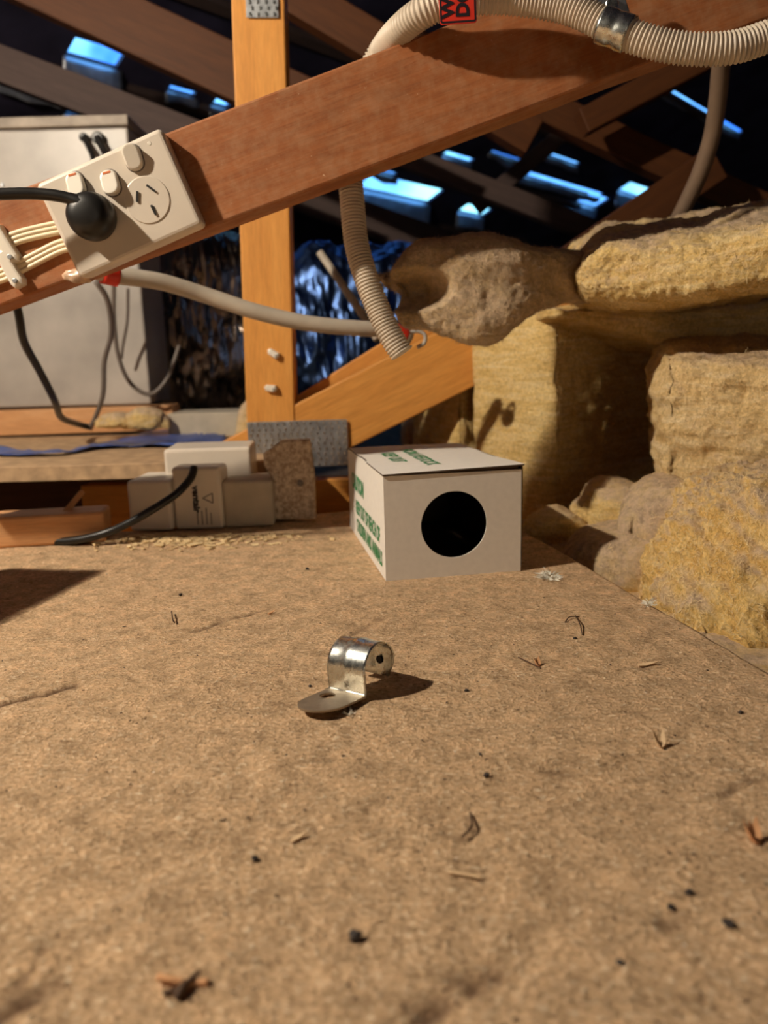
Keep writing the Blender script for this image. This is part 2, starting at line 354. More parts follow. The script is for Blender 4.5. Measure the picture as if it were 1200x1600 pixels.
for a, b in zip(vb[:-1], vb[1:]):
    cuts = sorted([(s[0], s[1]) for s in slots if s[2] <= a+1e-9 and s[3] >= b-1e-9]); u = U0; seg = []
    for c in cuts:
        if c[0] > u: seg.append((u, c[0]))
        u = max(u, c[1])
    seg.append((u, U1))
    for (p, q) in seg:
        k = len(vs); vs += [RP(p,a), RP(q,a), RP(q,b), RP(p,b)]; vs += [x+NRM*.012 for x in vs[k:k+4]]
        fs += [(k,k+1,k+2,k+3),(k+7,k+6,k+5,k+4),(k,k+4,k+5,k+1),(k+1,k+5,k+6,k+2),(k+2,k+6,k+7,k+3),(k+3,k+7,k+4,k)]
ce = link('ceiling', me_py('ceiling', vs, fs), M_sark); ce['kind'] = 'structure'
M_flap = metal_mat('reflector_foil', (.70,.72,.78), .5, 30, .5, .003)
for i, (a, b, c, d) in enumerate(flapsl):      # added foil reflectors along the lower lip of each gap, catching sky light
    L = (d-c)*.9+.012; mm = 14; vs, fs = [], []
    for k in range(mm+1):
        for j in range(6):
            q = RP(a-.01+(b-a+.03)*k/mm, c-.002-L*(j/5)*.55)-NRM*(.004+L*(j/5)*.9); vs.append(q)
    _v = np.array([tuple(q) for q in vs]); _d = .022*fbm(_v, 9, 3, i+70); vs = [V(q)+NRM*dd*((n_%6)/5) for n_, (q, dd) in enumerate(zip(_v, _d))]
    for k in range(mm):
        for j in range(5): n_ = k*6+j; fs.append((n_,n_+6,n_+7,n_+1))
    o = link('shell_part_%d' % (30+i), me_py('flap', vs, fs), M_flap, smooth=True); o['kind'] = 'structure'; o.modifiers.new('s','SOLIDIFY').thickness = .002
r0 = RP(U0, V1); r1 = RP(U1, V1); k = V((-UPS.x, -UPS.y, 0)).normalized()*-1
dn = V((UPS.x, UPS.y, -UPS.z))
quadbox('ceiling', [r0, r1, r1+dn*7.5, r0+dn*7.5], .02, M_sark)
for nm, u in (('wall_left', -6.5), ('wall_right', 6.5)):
    a = RP(u, -.4); b = RP(u, V1); c = b+dn*7.5; z = V((0,0,1))
    v = [V((a.x,a.y,FLOOR_Z)), V((c.x,c.y,FLOOR_Z)), V((c.x,c.y,max(c.z,FLOOR_Z))), b, a]; v2 = [x+D*(.02 if u > 0 else -.02) for x in v]
    o = link(nm, me_py(nm, v+v2, [(0,1,2,3,4),(9,8,7,6,5)]+[(i,(i+1)%5,(i+1)%5+5,i+5) for i in range(5)]), M_sark); o['kind'] = 'structure'
for i in range(14):     # tile battens under the sarking
    v = .25+.42*i
    o = link('shell_part_%d' % (i+1), me_bm('batten', box_bm(9, .04, .025, .002, 1)), M_grey, None, axes(RP(.0, v)-NRM*.013, D, UPS, NRM)); o['kind'] = 'structure'
# outer roof tiles seen through the openings (pale, lit by the sky)
M_tile = plain('tile_top', (.62,.60,.66), .6, nscale=8, amt=.2)

# ================================================================== PLATFORM of chipboard
e1 = G(1200,1050); e2 = G(905,880); sl = (e2.x-e1.x)/(e2.y-e1.y)
def edge_x(y): return e1.x + sl*(y-e1.y)
far_a, far_b = G(0,852), G(500,806)
fsl = (far_b.y-far_a.y)/(far_b.x-far_a.x)
def far_y(x): return min(far_a.y + fsl*(x-far_a.x) + .012, 1.03)
xs = np.concatenate([np.linspace(-1.1,-.47,40,endpoint=False), np.arange(-.47,.0,.0022), np.linspace(0,1,110)+10])
ys = np.concatenate([np.linspace(-.5,.13,30,endpoint=False), np.arange(.13,.60,.0021), np.linspace(0,1,110)+10])
gx, gy = np.meshgrid(np.arange(len(xs)), np.arange(len(ys)), indexing='ij')
nx, ny = len(xs), len(ys)
Yv = np.where(ys < 9, ys, .60); X = np.zeros((nx,ny)); Y = np.zeros((nx,ny))
for j in range(ny):
    yy = ys[j] if ys[j] < 9 else None
    for_i = xs
    xr = edge_x(yy if yy is not None else .75)
    col = np.where(for_i < 9, for_i, 0 + (for_i-10)*xr)
    X[:,j] = col
    if yy is not None: Y[:,j] = yy
    else:
        fy = np.array([far_y(x) for x in col]); Y[:,j] = .60+(fy-.60)*(ys[j]-10)
right = xs >= 9
for j in range(ny):   # right side follows the true edge at each y
    xr = np.array([edge_x(y) for y in Y[right,j]]); X[right,j] = (xs[right]-10)*xr
p = np.stack([X.ravel(), Y.ravel(), np.zeros(nx*ny)], 1)
gouges = [((0,1103),(118,1072),.0030,1),((300,985),(395,957),.0024,.8),((340,968),(420,952),.002,.5),((555,990),(590,965),.0035,.45),((640,1590),(760,1520),.0035,1),((700,1558),(760,1518),.003,1),
          ((0,1590),(70,1545),.0035,1),((20,1560),(75,1470),.0012,.6),((1120,1240),(1165,1215),.002,.7),((990,1042),(1020,1046),.0015,.8),((700,1300),(735,1310),.0014,.7),((735,1270),(738,1305),.001,.8),
          ((475,1190),(520,1186),.002,.35),((960,1112),(1010,1114),.0014,.5),((850,1208),(890,1212),.002,.4),((1040,1060),(1100,1064),.001,.3),((430,1100),(470,1102),.002,.3),((1030,1440),(1075,1432),.003,.4),((555,1462),(530,1440),.003,.5)]
scr = [((60,1465),(300,1355),.0012,.6),((140,1000),(330,938),.0012,.5),((200,940),(420,880),.001,.4),((330,930),(430,905),.0018,.4),((210,905),(300,878),.001,.4),((260,1420),(320,1350),.001,.3)]
def segd(p, a, b):
    a = np.array(a[:2]); b = np.array(b[:2]); ab = b-a; t = np.clip(((p[:,:2]-a)@ab)/(ab@ab), 0, 1); return np.linalg.norm(p[:,:2]-a-t[:,None]*ab, axis=1)
gz = .00035*fbm(p, 120, 3, 5)+.0008*fbm(p, 14, 3, 6); gg = np.zeros(len(p)); ss = np.zeros(len(p)); wob = .0030*fbm(p, 80, 3, 8)
pw = p+np.stack([wob, .002*fbm(p, 60, 3, 12), 0*wob], 1)
for a, b, wd, st in gouges:
    q = np.clip(1.25-(segd(pw, G(*a), G(*b))/wd/1.35), 0, 1)*st*np.clip(.9+.7*fbm(p, 160, 2, 14), 0, 1.2); gg = np.maximum(gg, np.clip(q,0,1)); 
for a, b, wd, st in scr:
    ss = np.maximum(ss, np.clip(1-(segd(p+.3*(pw-p), G(*a), G(*b))/wd/1.5), 0, 1)*st)
p[:,2] = gz - gg*.0016
ff = (gx[:-1,:-1]*ny+gy[:-1,:-1]).ravel(); F4 = np.stack([ff, ff+ny, ff+ny+1, ff+1], 1)
ring = [(i,0) for i in range(nx)]+[(nx-1,j) for j in range(1,ny)]+[(i,ny-1) for i in range(nx-2,-1,-1)]+[(0,j) for j in range(ny-2,0,-1)]
rid = np.array([i*ny+j for i,j in ring]); bot = p[rid].copy(); bot[:,2] = -.019; m = len(rid); b0 = len(p)
sk = np.array([[rid[(k+1)%m], rid[k], b0+k, b0+(k+1)%m] for k in range(m)])
P4 = np.vstack([p, bot]); F4 = np.vstack([F4, sk])
me = bpy.data.meshes.new('chipboard_sheet'); me.vertices.add(len(P4)); me.vertices.foreach_set('co', P4.ravel())
ll = np.append(F4.ravel(), np.arange(b0, b0+m)[::-1]).astype(np.int32); me.loops.add(len(ll)); me.loops.foreach_set('vertex_index', ll)
me.polygons.add(len(F4)+1); me.polygons.foreach_set('loop_start', np.append(np.arange(0,len(F4)*4,4), len(F4)*4).astype(np.int32)); me.update(calc_edges=True)
at = me.attributes.new('gouge', 'FLOAT_VECTOR', 'POINT'); buf = np.zeros((len(P4),3), np.float32); buf[:len(gg),0] = gg*.85; buf[:len(ss),1] = ss; at.data.foreach_set('vector', buf.ravel())
tag(link('chipboard_sheet', me, M_board), 'large dusty brown chipboard platform filling the foreground under the white box', 'board')
# joists carrying it
for x, n_ in ((-.75,60), (-.2,61)):
    o = timber('shell_part_%d' % n_, V((x,-.45,-.0745)), V((x,.6,-.0745)), .11, .035, M_post, None, V((1,0,0))); o['kind'] = 'structure'

# ================================================================== NEAR DIAGONAL BEAM (Y about .55) with power outlet
YB = .66; K = YB/.545
def beam_px(name, top_a, top_b, bot_a, YF, th, mat, parent=None, ext=0):
    """timber whose front face (at depth YF) has its upper edge through top_a, top_b and lower edge through bot_a"""
    A, B, C = P(*top_a, YF), P(*top_b, YF), P(*bot_a, YF); d = (B-A).normalized(); wv = (C-A)-d*(C-A).dot(d); wd = wv.length; wn = wv.normalized()
    o = V((0,1,0)); A = A-d*ext; B = B+d*ext
    return timber(name, A+wn*wd/2+o*th/2, B+wn*wd/2+o*th/2, wd, th, mat, parent)
nb = beam_px('roof_web_beam', (265,205), (1180,-146), (0,478), YB, .035, M_beam, None, .35)
tag(nb, 'wide reddish timber beam slanting across the top that carries the power outlet', 'beam')
YP = YB-.014*K
pc = P(185,318,YP); xax = (P(245,200,YP)-P(48,290,YP)); zax = (P(48,290,YP)-P(125,435,YP)); PW = xax.length*1.0; PH = zax.length
xa = xax.normalized(); za = (zax - xa*zax.dot(xa)).normalized(); ya = za.cross(xa)
if ya.y < 0: ya = -ya
Mp = axes(V((pc.x,YB,pc.z)), xa, ya, za) @ Matrix.Scale(K, 4); PW /= K; PH /= K
outlet = bpy.data.objects.new('power_outlet', None); COL.objects.link(outlet); outlet.matrix_basis = Mp; outlet.empty_display_size = .02
tag(outlet, 'white wall plate with three rocker switches and two sockets screwed to the slanting beam', 'outlet')
def pl(s, t): return ((s-.5)*PW, (.5-t)*PH)
bm = prism_bm(rrect(PW*.94, PH*.93, .003), .006); prism_bm(rrect(PW, PH, .0035), .0125, .003, bm=bm, seg=3)
plate = link('plate', me_bm('plate', bm), M_white, outlet, Mp)
for s, t, on in ((.278,.175,1),(.51,.29,1),(.735,.165,0)):
    cx, cz = pl(s, t); Ms = Mp @ Matrix.Translation((cx, -.0122, cz)) @ Matrix.Rotation(math.radians(8),4,'Y')
    rim = link('switch_rim', me_bm('r', prism_bm(rrect(.0125,.0175,.0058), .0008, .0004)), M_thin, outlet, Ms)
    rk = prism_bm(rrect(.0112,.0160,.0052), .0050, .0014, seg=3)
    for v in rk.verts:
        if v.co.y < -.002: v.co.y += (-.0018 if not on else .0018)*(v.co.z/.008)*1.0
    rk = link('rocker_switch', me_bm('rocker', rk), M_switch, outlet, Ms)
    if on: link('indicator', me_bm('i', box_bm(.0055,.0009,.0016,.0003,1,(0,-.0040-.0012+.0018*.75+.0002,.0058))), M_tie, rk, Ms)
cx, cz = pl(.70,.575); Ms = Mp @ Matrix.Translation((cx,-.0125,cz))
sock = link('socket_face', me_bm('s', prism_bm(circ(.0148,40), .0006, .0005)), M_white, outlet, Ms)
for ox, oz, an in ((-.0050,.0040,14),(.0055,.0052,-30+0),(.0012,-.0075,10)):
    a = {14:28, -30:-32, 10:-2}[an]
    link('pin_slot', me_bm('p', box_bm(.0014,.0006,.0066,0,1,(0,-.0013,0))), M_slot, sock, Ms @ Matrix.Translation((ox,0,oz)) @ Matrix.Rotation(math.radians(a),4,'Y'))
for s, t in ((.88,.10),):
    cx, cz2 = pl(s, t); link('screw_cap', me_bm('c', prism_bm(circ(.0013,14), .0127, .0002)), M_switch, outlet, Mp @ Matrix.Translation((cx,0,cz2)))
# black plug with cable
cx, cz = pl(.296,.53); Mg = Mp @ Matrix.Translation((cx,-.0125,cz)) @ Matrix.Scale(.90,4)
plug = bpy.data.objects.new('power_plug', None); COL.objects.link(plug); plug.matrix_basis = Mg; tag(plug, 'round black rubber plug pushed into the left socket of the wall plate', 'plug')
bm = bmesh.new(); prof = [(.0,.0),(.0155,.0),(.0168,.003),(.0166,.010),(.0150,.0165),(.0118,.0195),(.0070,.0210),(0,.0212)]; rows = []
for r, h in prof: rows.append([bm.verts.new((r*math.cos(2*math.pi*k/40), -h, r*math.sin(2*math.pi*k/40))) for k in range(40)] if r > 0 else [bm.verts.new((0,-h,0))])
for a, b in zip(rows[:-1], rows[1:]):
    for k in range(40):
        q = [a[k%len(a)], a[(k+1)%len(a)], b[(k+1)%len(b)], b[k%len(b)]]; q = list(dict.fromkeys(q))
        if len(q) > 2: bm.faces.new(q)
link('plug_body', me_bm('b', bm), M_black, plug, Mg, smooth=True)
arc_ = [(.0125*math.cos(a), -.0178, .0125*math.sin(a)*.8+.001) for a in np.linspace(math.radians(60), math.radians(125), 12)]
link('finger_grip', tube_me('g', arc_, .0013, 30, 8), M_black, plug, Mg, smooth=True)
yc = YB-.0245*K
cab = [P(150,332,yc), P(128,318,yc-.002), P(100,308,yc-.004), P(60,303,yc-.006), P(15,303,yc-.01), P(-40,308,yc-.015), P(-120,330,yc-.02), P(-160,420,yc), P(-150,560,yc+.05), P(-120,700,yc+.1)]
link('plug_cable', tube_me('c', cab, .0037*K, 120, 14, rf=lambda s,u: 1.0+.75*max(0,1-s/.022)), M_black, plug, smooth=True)

# flat cream cables clipped to the beam, left of the plate
def ribbon(name, pts, wpx, ribs=3, mat=M_cable, parent=None):
    """flat multi-core cable: cores side by side"""
    A = [P(x,y,YB-.002) for x,y in pts]; d = (A[-1]-A[0]).normalized(); nrm = V((0,1,0)); sd = d.cross(nrm).normalized(); root = None
    bm = bmesh.new()
    for k in range(ribs):
        off = sd*((k-(ribs-1)/2)*.0030*K); me = tube_me('x', [a+off for a in A], .0018*K, 24, 10); bm.from_mesh(me)
    me = bpy.data.meshes.new(name); bm.to_mesh(me); bm.free(); return link(name, me, mat, parent, smooth=True)
ca = ribbon('flat_cable', [(-60,393),(0,380),(40,367),(100,354),(130,350)], 20); tag(ca, 'upper cream flat cable clipped to the beam left of the wall plate', 'cable')
cb = ribbon('flat_cable', [(-60,450),(0,432),(25,420),(60,402),(95,385),(130,378)], 20); tag(cb, 'lower cream flat cable clipped to the beam left of the wall plate', 'cable')
for (x, y, lab) in ((12,383,'upper'),(20,420,'lower')):
    c = P(x, y, YB); Mc = axes(c, xa, ya, za) @ Matrix.Rotation(math.radians(-4),4,'Y') @ Matrix.Scale(K,4)
    cl = bpy.data.objects.new('cable_clip', None); COL.objects.link(cl); cl.matrix_basis = Mc; tag(cl, 'white nail-on clip over the %s cream cable near the left edge' % lab, 'clip')
    bm = prism_bm([(-.0042,.012),(.0042,.012),(.0045,-.003),(.0050,-.010),(.0030,-.0135),(-.0030,-.0135),(-.0045,-.010)], .0075, .0018); link('clip_body', me_bm('c', bm), M_switch, cl, Mc)
    link('nail', me_bm('n', prism_bm(circ(.0016,16), .0086, .0003)), M_plate, cl, Mc @ Matrix.Translation((0,0,-.0095)))
# blob of hardened sealant under the plate
def blob(name, loc, s, mat, label, cat, seed=0, seg=24, n=.35, parent=None):
    bm = bmesh.new(); bmesh.ops.create_icosphere(bm, subdivisions=3, radius=1); v = np.array([tuple(x.co) for x in bm.verts]); d = 1+n*fbm(v, 1.7, 3, seed)
    for x, k in zip(bm.verts, d): x.co = V((x.co.x*s[0]*k, x.co.y*s[1]*k, x.co.z*s[2]*k))
    o = link(name, me_bm(name, bm), mat, parent, Matrix.Translation(loc), smooth=True)
    if label: tag(o, label, cat)
    return o
M_glue = plain('clear_glue', (.62,.42,.28), .25, nscale=200, amt=.3)
blob('glue_blob', P(122,432,YB-.001), (.012,.003,.006), M_glue, 'shiny pale blob of dried glue on the beam below the wall plate', 'glue', 3)

# ================================================================== corrugated cream conduit over the beam and down behind it
cpts = [P(1330,-20,0.569), P(1260,30,0.581), P(1200,57,0.590), P(1140,75,0.593), P(1070,76,0.599), P(1010,64,0.606), P(962,46,0.614), P(900,17,0.624), P(850,5,0.630), P(790,-2,0.633), P(740,-1,0.635), P(695,6,0.636), P(655,23,0.642), P(622,50,0.664), P(597,80,0.708), P(570,130,0.715), P(552,190,0.725), P(546,250,0.725), P(550,310,0.720), P(557,380,0.712), P(574,440,0.704), P(597,497,0.698), P(614,530,0.694), P(628,552,0.692)]
pitch = .0030
def corr(s, u): return 1+.075*math.cos(2*math.pi*s/pitch)
c_, L_ = spline(cpts, 400); nn_ = int(L_/pitch*6)
cond = bpy.data.objects.new('corrugated_conduit', None); COL.objects.link(cond); cond.location = cpts[3]; tag(cond, 'thick cream corrugated conduit looping over the beam at the top right and down behind it', 'conduit')
link('ribbed_tube', tube_me('t', cpts, .0104, nn_, 22, rf=corr), M_cream, cond, smooth=True)
# warning tag
TY = .5085*K-.003; tc = P(714,-20,TY); tx = (P(744,-2,TY)-P(686,2,TY)); tw = tx.length; tx = tx.normalized(); tz = (P(712,-100,TY)-P(716,20,TY)).normalized(); tz = (tz-tx*tz.dot(tx)).normalized(); ty = tz.cross(tx)
if ty.y < 0: ty = -ty
th_ = (P(714,38,TY)-P(712,-125,TY)).length; tcen = (P(714,38,TY)+P(712,-125,TY))/2
Mt = axes(tcen, tx, ty, tz); tg = bpy.data.objects.new('warning_tag', None); COL.objects.link(tg); tg.matrix_basis = Mt
tag(tg, 'red warning sticker with black lettering wrapped on the corrugated conduit', 'label')
link('tag_sheet', me_bm('t', prism_bm(rrect(tw, th_, .002), .0008, .0003)), M_red, tg, Mt)
def ringframe(w, h, r, t, y):
    bm = bmesh.new(); a = rrect(w,h,r); b = rrect(w-2*t,h-2*t,max(r-t,.0003)); n = len(a)
    va = [bm.verts.new((x,y,z)) for x,z in a]; vb_ = [bm.verts.new((x,y,z)) for x,z in b]
    for k in range(n): bm.faces.new([va[k], va[(k+1)%n], vb_[(k+1)%n], vb_[k]])
    return bm
link('border', me_bm('b', ringframe(tw*.98, th_*.98, .002, .0014, -.0009)), M_ink, tg, Mt)
def text_me(body, size, bold=0, ext=0):
    cu = bpy.data.curves.new('txt', 'FONT'); cu.body = body; cu.size = size; cu.offset = bold; cu.extrude = ext; cu.align_x = 'LEFT'; cu.resolution_u = 3
    to = bpy.data.objects.new('txt', cu); COL.objects.link(to); dg = bpy.context.evaluated_depsgraph_get(); me = bpy.data.meshes.new_from_object(to.evaluated_get(dg)); bpy.data.objects.remove(to, do_unlink=True); return me
def text(body, size, M, mat, parent, bold=0, sx=1):      # M: x along reading, y up the letters, z out of the surface
    me = text_me(body, size, bold); me.transform(Matrix.Diagonal((sx,1,1,1))); return link('lettering', me, mat, parent, M)
for k, (tx_, s) in enumerate((('WARNING', 0), ('DO NOT', 1))):
    o0 = Mt @ V((-tw*.12+s*tw*.40, -.0011, -th_/2+.004)); text(tx_, .0128, axes(o0, tz, -tx, -ty), M_ink, tg, .0005)
# saddle clip holding the conduit on the beam
sc_ = P(962,47,.507*K); ax_ = (P(985,56,.503*K)-P(940,40,.51*K)).normalized(); out = V((0,-1,0)); out = (out-ax_*out.dot(ax_)).normalized(); upv = ax_.cross(out); upv = upv if upv.z > 0 else -upv
Msd = axes(sc_, ax_, -out, upv) @ Matrix.Scale(K,4)
sd_ = bpy.data.objects.new('conduit_saddle', None); COL.objects.link(sd_); sd_.matrix_basis = Msd; tag(sd_, 'galvanised saddle clamping the corrugated conduit to the top right of the beam', 'saddle')
bm = bmesh.new(); rr_ = .0094; W_ = .0185; pr = [( .038,.026),(.036,.0148)]   # (y back, z) profile
prof = [(-.028,.0265),(-.012,.0135)]; prof = []
for a in np.linspace(115,-100,34): prof.append((-math.cos(math.radians(a))*rr_, math.sin(math.radians(a))*rr_))
prof = [(.026,.0165),(.024,.0120),(.014,.0105)]+prof
for dz in (0,.0009):
    pass
def strip_me(name, prof, W, th, nx=7, bead=.0006, tip=None):
    n = len(prof); bm = bmesh.new(); pn = []
    for i in range(n):
        a = V((prof[max(i-1,0)][0], prof[max(i-1,0)][1])); b = V((prof[min(i+1,n-1)][0], prof[min(i+1,n-1)][1])); t = (b-a).normalized(); pn.append(V((-t.y, t.x)))
    rows = [[],[]]
    for s in (0,1):
        for i,(y,z) in enumerate(prof):
            r = []
            for j in range(nx):
                u = (j/(nx-1)-.5); bd = bead*math.exp(-(u/.13)**2); ww = W*(tip(i/(n-1)) if tip else 1)
                r.append(bm.verts.new((u*ww, y+pn[i].x*(th*s+bd), z+pn[i].y*(th*s+bd))))
            rows[s].append(r)
    for s in (0,1):
        for i in range(n-1):
            for j in range(nx-1): bm.faces.new([rows[s][i][j], rows[s][i][j+1], rows[s][i+1][j+1], rows[s][i+1][j]])
    for i in range(n-1):
        for j in (0,nx-1): bm.faces.new([rows[0][i][j], rows[0][i+1][j], rows[1][i+1][j], rows[1][i][j]])
    for i in (0,n-1):
        for j in range(nx-1): bm.faces.new([rows[0][i][j], rows[0][i][j+1], rows[1][i][j+1], rows[1][i][j]])
    return me_bm(name, bm)
link('strap', strip_me('s', prof, W_, -.0011, 15, .0005), M_zinc, sd_, Msd, smooth=True)
scr_c = P(955,8,.526*K) ; Mscr = axes(V((scr_c.x, .526*K, scr_c.z)), xa, V((0,1,0)), xa.cross(V((0,1,0)))) @ Matrix.Scale(K,4)
link('mounting_tab', me_bm('t', prism_bm(rrect(.020,.026,.004), .002, .0006)), M_plate, sd_, Mscr @ Matrix.Translation((0,.003,0)))
link('screw', me_bm('s', prism_bm(circ(.0042,20), .0028, .0014, seg=3)), M_zinc, sd_, Mscr)
# ------------------------------------------------------------------ smooth grey conduits
def pipe(name, pts, r, mat, label, cat='conduit', n=90, seg=18, parent=None, rf=None):
    o = link(name, tube_me(name, pts, r, n, seg, rf=rf), mat, parent, smooth=True)
    if label: tag(o, label, cat)
    return o
YS = .88
pipe('smooth_conduit', [P(120,415,.80), P(180,430,.82), P(250,440,.84), P(320,461,.86), P(400,487,.87), P(480,505,.88), P(560,513,.89), P(610,516,.90), P(640,528,.91)], .0088, M_grey_pipe, 'smooth grey conduit sagging across the post behind the outlet beam')
pipe('conduit_coupling', [P(160,427,.812), P(183,432,.822)], .0105, M_red, 'small red coupling on the grey conduit just below the wall plate', 'coupling', 8)
pipe('conduit_coupling', [P(616,516,.88), P(634,526,.885)], .0085, M_red, 'small red coupling beside the lower end of the corrugated conduit', 'coupling', 8)
M_foil_tint = metal_mat('daylight_tinted_foil', (.10,.19,.46), .30, 30, .6, .006)  # blue daylight reflection is put into this foil's base colour
M_clear = plain('clear_plastic', (.45,.42,.38), .15, nscale=30, amt=.1)
pipe('plastic_loop', [P(640,519,.89), P(655,518,.89), P(664,524,.89), P(663,536,.89), P(652,543,.89)], .0022, M_clear, 'little translucent plastic loop tied beside the red coupling above the web timber', 'tie', 30, 8)
pipe('thin_conduit', [P(500,395,1.25), P(535,445,1.22), P(565,490,1.19), P(590,530,1.16)], .0062, M_grey_pipe, 'thin grey conduit slanting down in front of the blue-tinted foil right of the post')
pipe('shaded_conduit', [P(1130,60,.86), P(1126,110,.88), P(1121,160,.90), P(1112,215,.92), P(1094,270,.94), P(1072,318,.96), P(1050,360,.98), P(1030,400,1.0)], .0095, plain('shade_brown_conduit', (.20,.135,.09), .5, nscale=40), 'smooth conduit coloured dark for shade, dropping at the upper right behind the insulation')  # shade is put into the dark brown base colour

# ================================================================== TRUSS with post (Y about 1.05)
YT = 1.05
tr = empty('roof_truss', P(440,740,YT), 'roof truss with the bright orange pine post and slanting webs behind the conduit', 'truss')
def quad_timber(name, tl, trr, bl, YF, th, mat, parent=None):
    A, B, C = P(*tl, YF), P(*trr, YF), P(*bl, YF); w = (B-A); wd = w.length; dn_ = (C-A); dn_ = dn_ - w.normalized()*dn_.dot(w.normalized())
    A2 = A+w/2; B2 = A2+dn_; o = V((0,th/2,0)); return timber(name, A2-dn_.normalized()*.5+o, B2+o, wd, th, mat, parent)
post = quad_timber('post', (361,0), (444,0), (405,700), YT, .045, M_post, tr)
beam_px('web', (500,612), (720,500), (548,700), YT+.002, .035, M_post, tr, .22)
beam_px('web', (485,605), (620,520), (502,640), YT+.05, .035, M_post, tr, .08)
ch = timber('bottom_chord', V((-.42,YT+.02,-.02)), V((.95,YT+.02,-.02)), .075, .035, M_post, tr)
timber('bottom_chord', V((-.42,YT+.0,-.085)), V((.95,YT+.0,-.085)), .045, .035, M_post, tr)
def nail_plate(c1, c2, c3, YF, parent):
    A, B, C = P(*c1,YF), P(*c2,YF), P(*c3,YF); x = (B-A).normalized(); z = (A-C); z = (z-x*z.dot(x)); h = z.length; z.normalize(); w_ = (B-A).length
    M = axes((A+B)/2-z*h/2, x, V((0,1,0)), z); pt = link('nail_plate', me_bm('p', prism_bm(rrect(w_,h,.001,2), .0012, .0002)), M_plate, parent, M)
    bm = bmesh.new(); nxx = int(w_/.0085); nz = int(h/.0065)
    for i in range(nxx):
        for j in range(nz):
            box_bm(.0022,.0016,.0042,0,1,(-w_/2+(i+.5+.25*(j%2))*w_/nxx,-.0018,-h/2+(j+.5)*h/nz), bm=bm)
    t = link('tooth', me_bm('t', bm), M_zinc, pt, M); t['kind'] = 'stuff'
nail_plate((386,660), (542,655), (388,732), YT-.002, tr)
nail_plate((383,-30), (434,-30), (384,28), YT-.002, tr)
for (x,y,a) in ((428,553,35),(424,607,10)):
    c = P(x,y,YT); M = axes(c, V((1,0,0)), V((0,1,0)), V((0,0,1))) @ Matrix.Rotation(math.radians(a),4,'Y')
    cl = bpy.data.objects.new('cable_clip', None); COL.objects.link(cl); cl.matrix_basis = M; tag(cl, 'small white clip nailed to the post, %s of the two' % ('upper' if y < 580 else 'lower'), 'clip')
    link('clip_body', me_bm('c', prism_bm([(-.007,.004),(.006,.005),(.008,0),(.006,-.004),(-.006,-.004),(-.009,0)], .008, .002)), M_switch, cl, M)
    link('nail', me_bm('n', prism_bm(circ(.0016,12), .010, .0004, )), M_plate, cl, M @ Matrix.Translation((.004,0,0)))
# ------------------------------------------------------------------ farther roof timbers
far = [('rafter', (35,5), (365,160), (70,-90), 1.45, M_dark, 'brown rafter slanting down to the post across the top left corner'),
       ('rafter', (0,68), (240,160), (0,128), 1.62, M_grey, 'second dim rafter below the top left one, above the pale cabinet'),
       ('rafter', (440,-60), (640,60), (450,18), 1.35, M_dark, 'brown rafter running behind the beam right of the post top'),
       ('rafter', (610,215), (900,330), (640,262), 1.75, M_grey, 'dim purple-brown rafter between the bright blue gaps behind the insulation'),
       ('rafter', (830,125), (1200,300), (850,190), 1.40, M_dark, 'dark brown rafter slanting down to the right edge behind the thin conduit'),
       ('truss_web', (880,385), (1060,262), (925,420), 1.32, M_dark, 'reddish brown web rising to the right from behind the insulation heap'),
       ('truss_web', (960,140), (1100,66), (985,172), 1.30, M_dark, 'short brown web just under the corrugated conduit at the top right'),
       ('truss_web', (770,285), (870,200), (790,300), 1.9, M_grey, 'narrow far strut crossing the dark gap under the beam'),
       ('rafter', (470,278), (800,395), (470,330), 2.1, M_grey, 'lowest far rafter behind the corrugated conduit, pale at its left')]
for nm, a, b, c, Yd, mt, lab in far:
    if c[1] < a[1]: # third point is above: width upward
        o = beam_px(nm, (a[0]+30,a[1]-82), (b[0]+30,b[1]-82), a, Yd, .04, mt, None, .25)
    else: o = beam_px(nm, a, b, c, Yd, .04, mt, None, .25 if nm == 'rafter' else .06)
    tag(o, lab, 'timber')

# ================================================================== WHITE BOX with a round hole
fbl, fbr, bbl = G(603,908), G(811,888), G(553,818)
bx = V((math.cos(math.radians(10)), math.sin(math.radians(10)), 0)); BW = .1165; by = V((-bx.y, bx.x, 0)); BD = .215; BH = (P(593,745,fbl.y)-P(603,908,fbl.y)).z
Mb = axes(fbl, bx, by, V((0,0,1)))
wb = bpy.data.objects.new('bait_box', None); COL.objects.link(wb); wb.matrix_basis = Mb
tag(wb, 'white cardboard box with a round black hole and green lettering standing on the chipboard', 'box')
t = .0012
def panel(name, pts, th, M, mat=M_card): return link(name, me_bm(name, prism_bm(pts, th, .0003, seg=1)), mat, wb, M)
# front with hole: ring of quads between square outline and circle
hr = .0275*BW/.114*1.0; hcx = BW*.502; hcz = BH*.505
bm = bmesh.new(); n = 64; sq_ = []
for k in range(n):
    a = 2*math.pi*k/n; c, s = math.cos(a), math.sin(a); r = min((BW-hcx if c > 0 else hcx)/max(abs(c),1e-6), (BH-hcz if s > 0 else hcz)/max(abs(s),1e-6)); sq_.append((hcx+c*r, hcz+s*r))
def snap(pt):
    return pt
o1 = [bm.verts.new((x,0,z)) for x,z in sq_]; i1 = [bm.verts.new((hcx+hr*math.cos(2*math.pi*k/n),0,hcz+hr*math.sin(2*math.pi*k/n))) for k in range(n)]
for (X_, Z_) in ((0,0),(BW,0),(BW,BH),(0,BH)):
    k = min(range(n), key=lambda q: (o1[q].co-V((X_,0,Z_))).length); o1[k].co = V((X_,0,Z_))
o2 = [bm.verts.new(v.co+V((0,t,0))) for v in o1]; i2 = [bm.verts.new(v.co+V((0,t,0))) for v in i1]
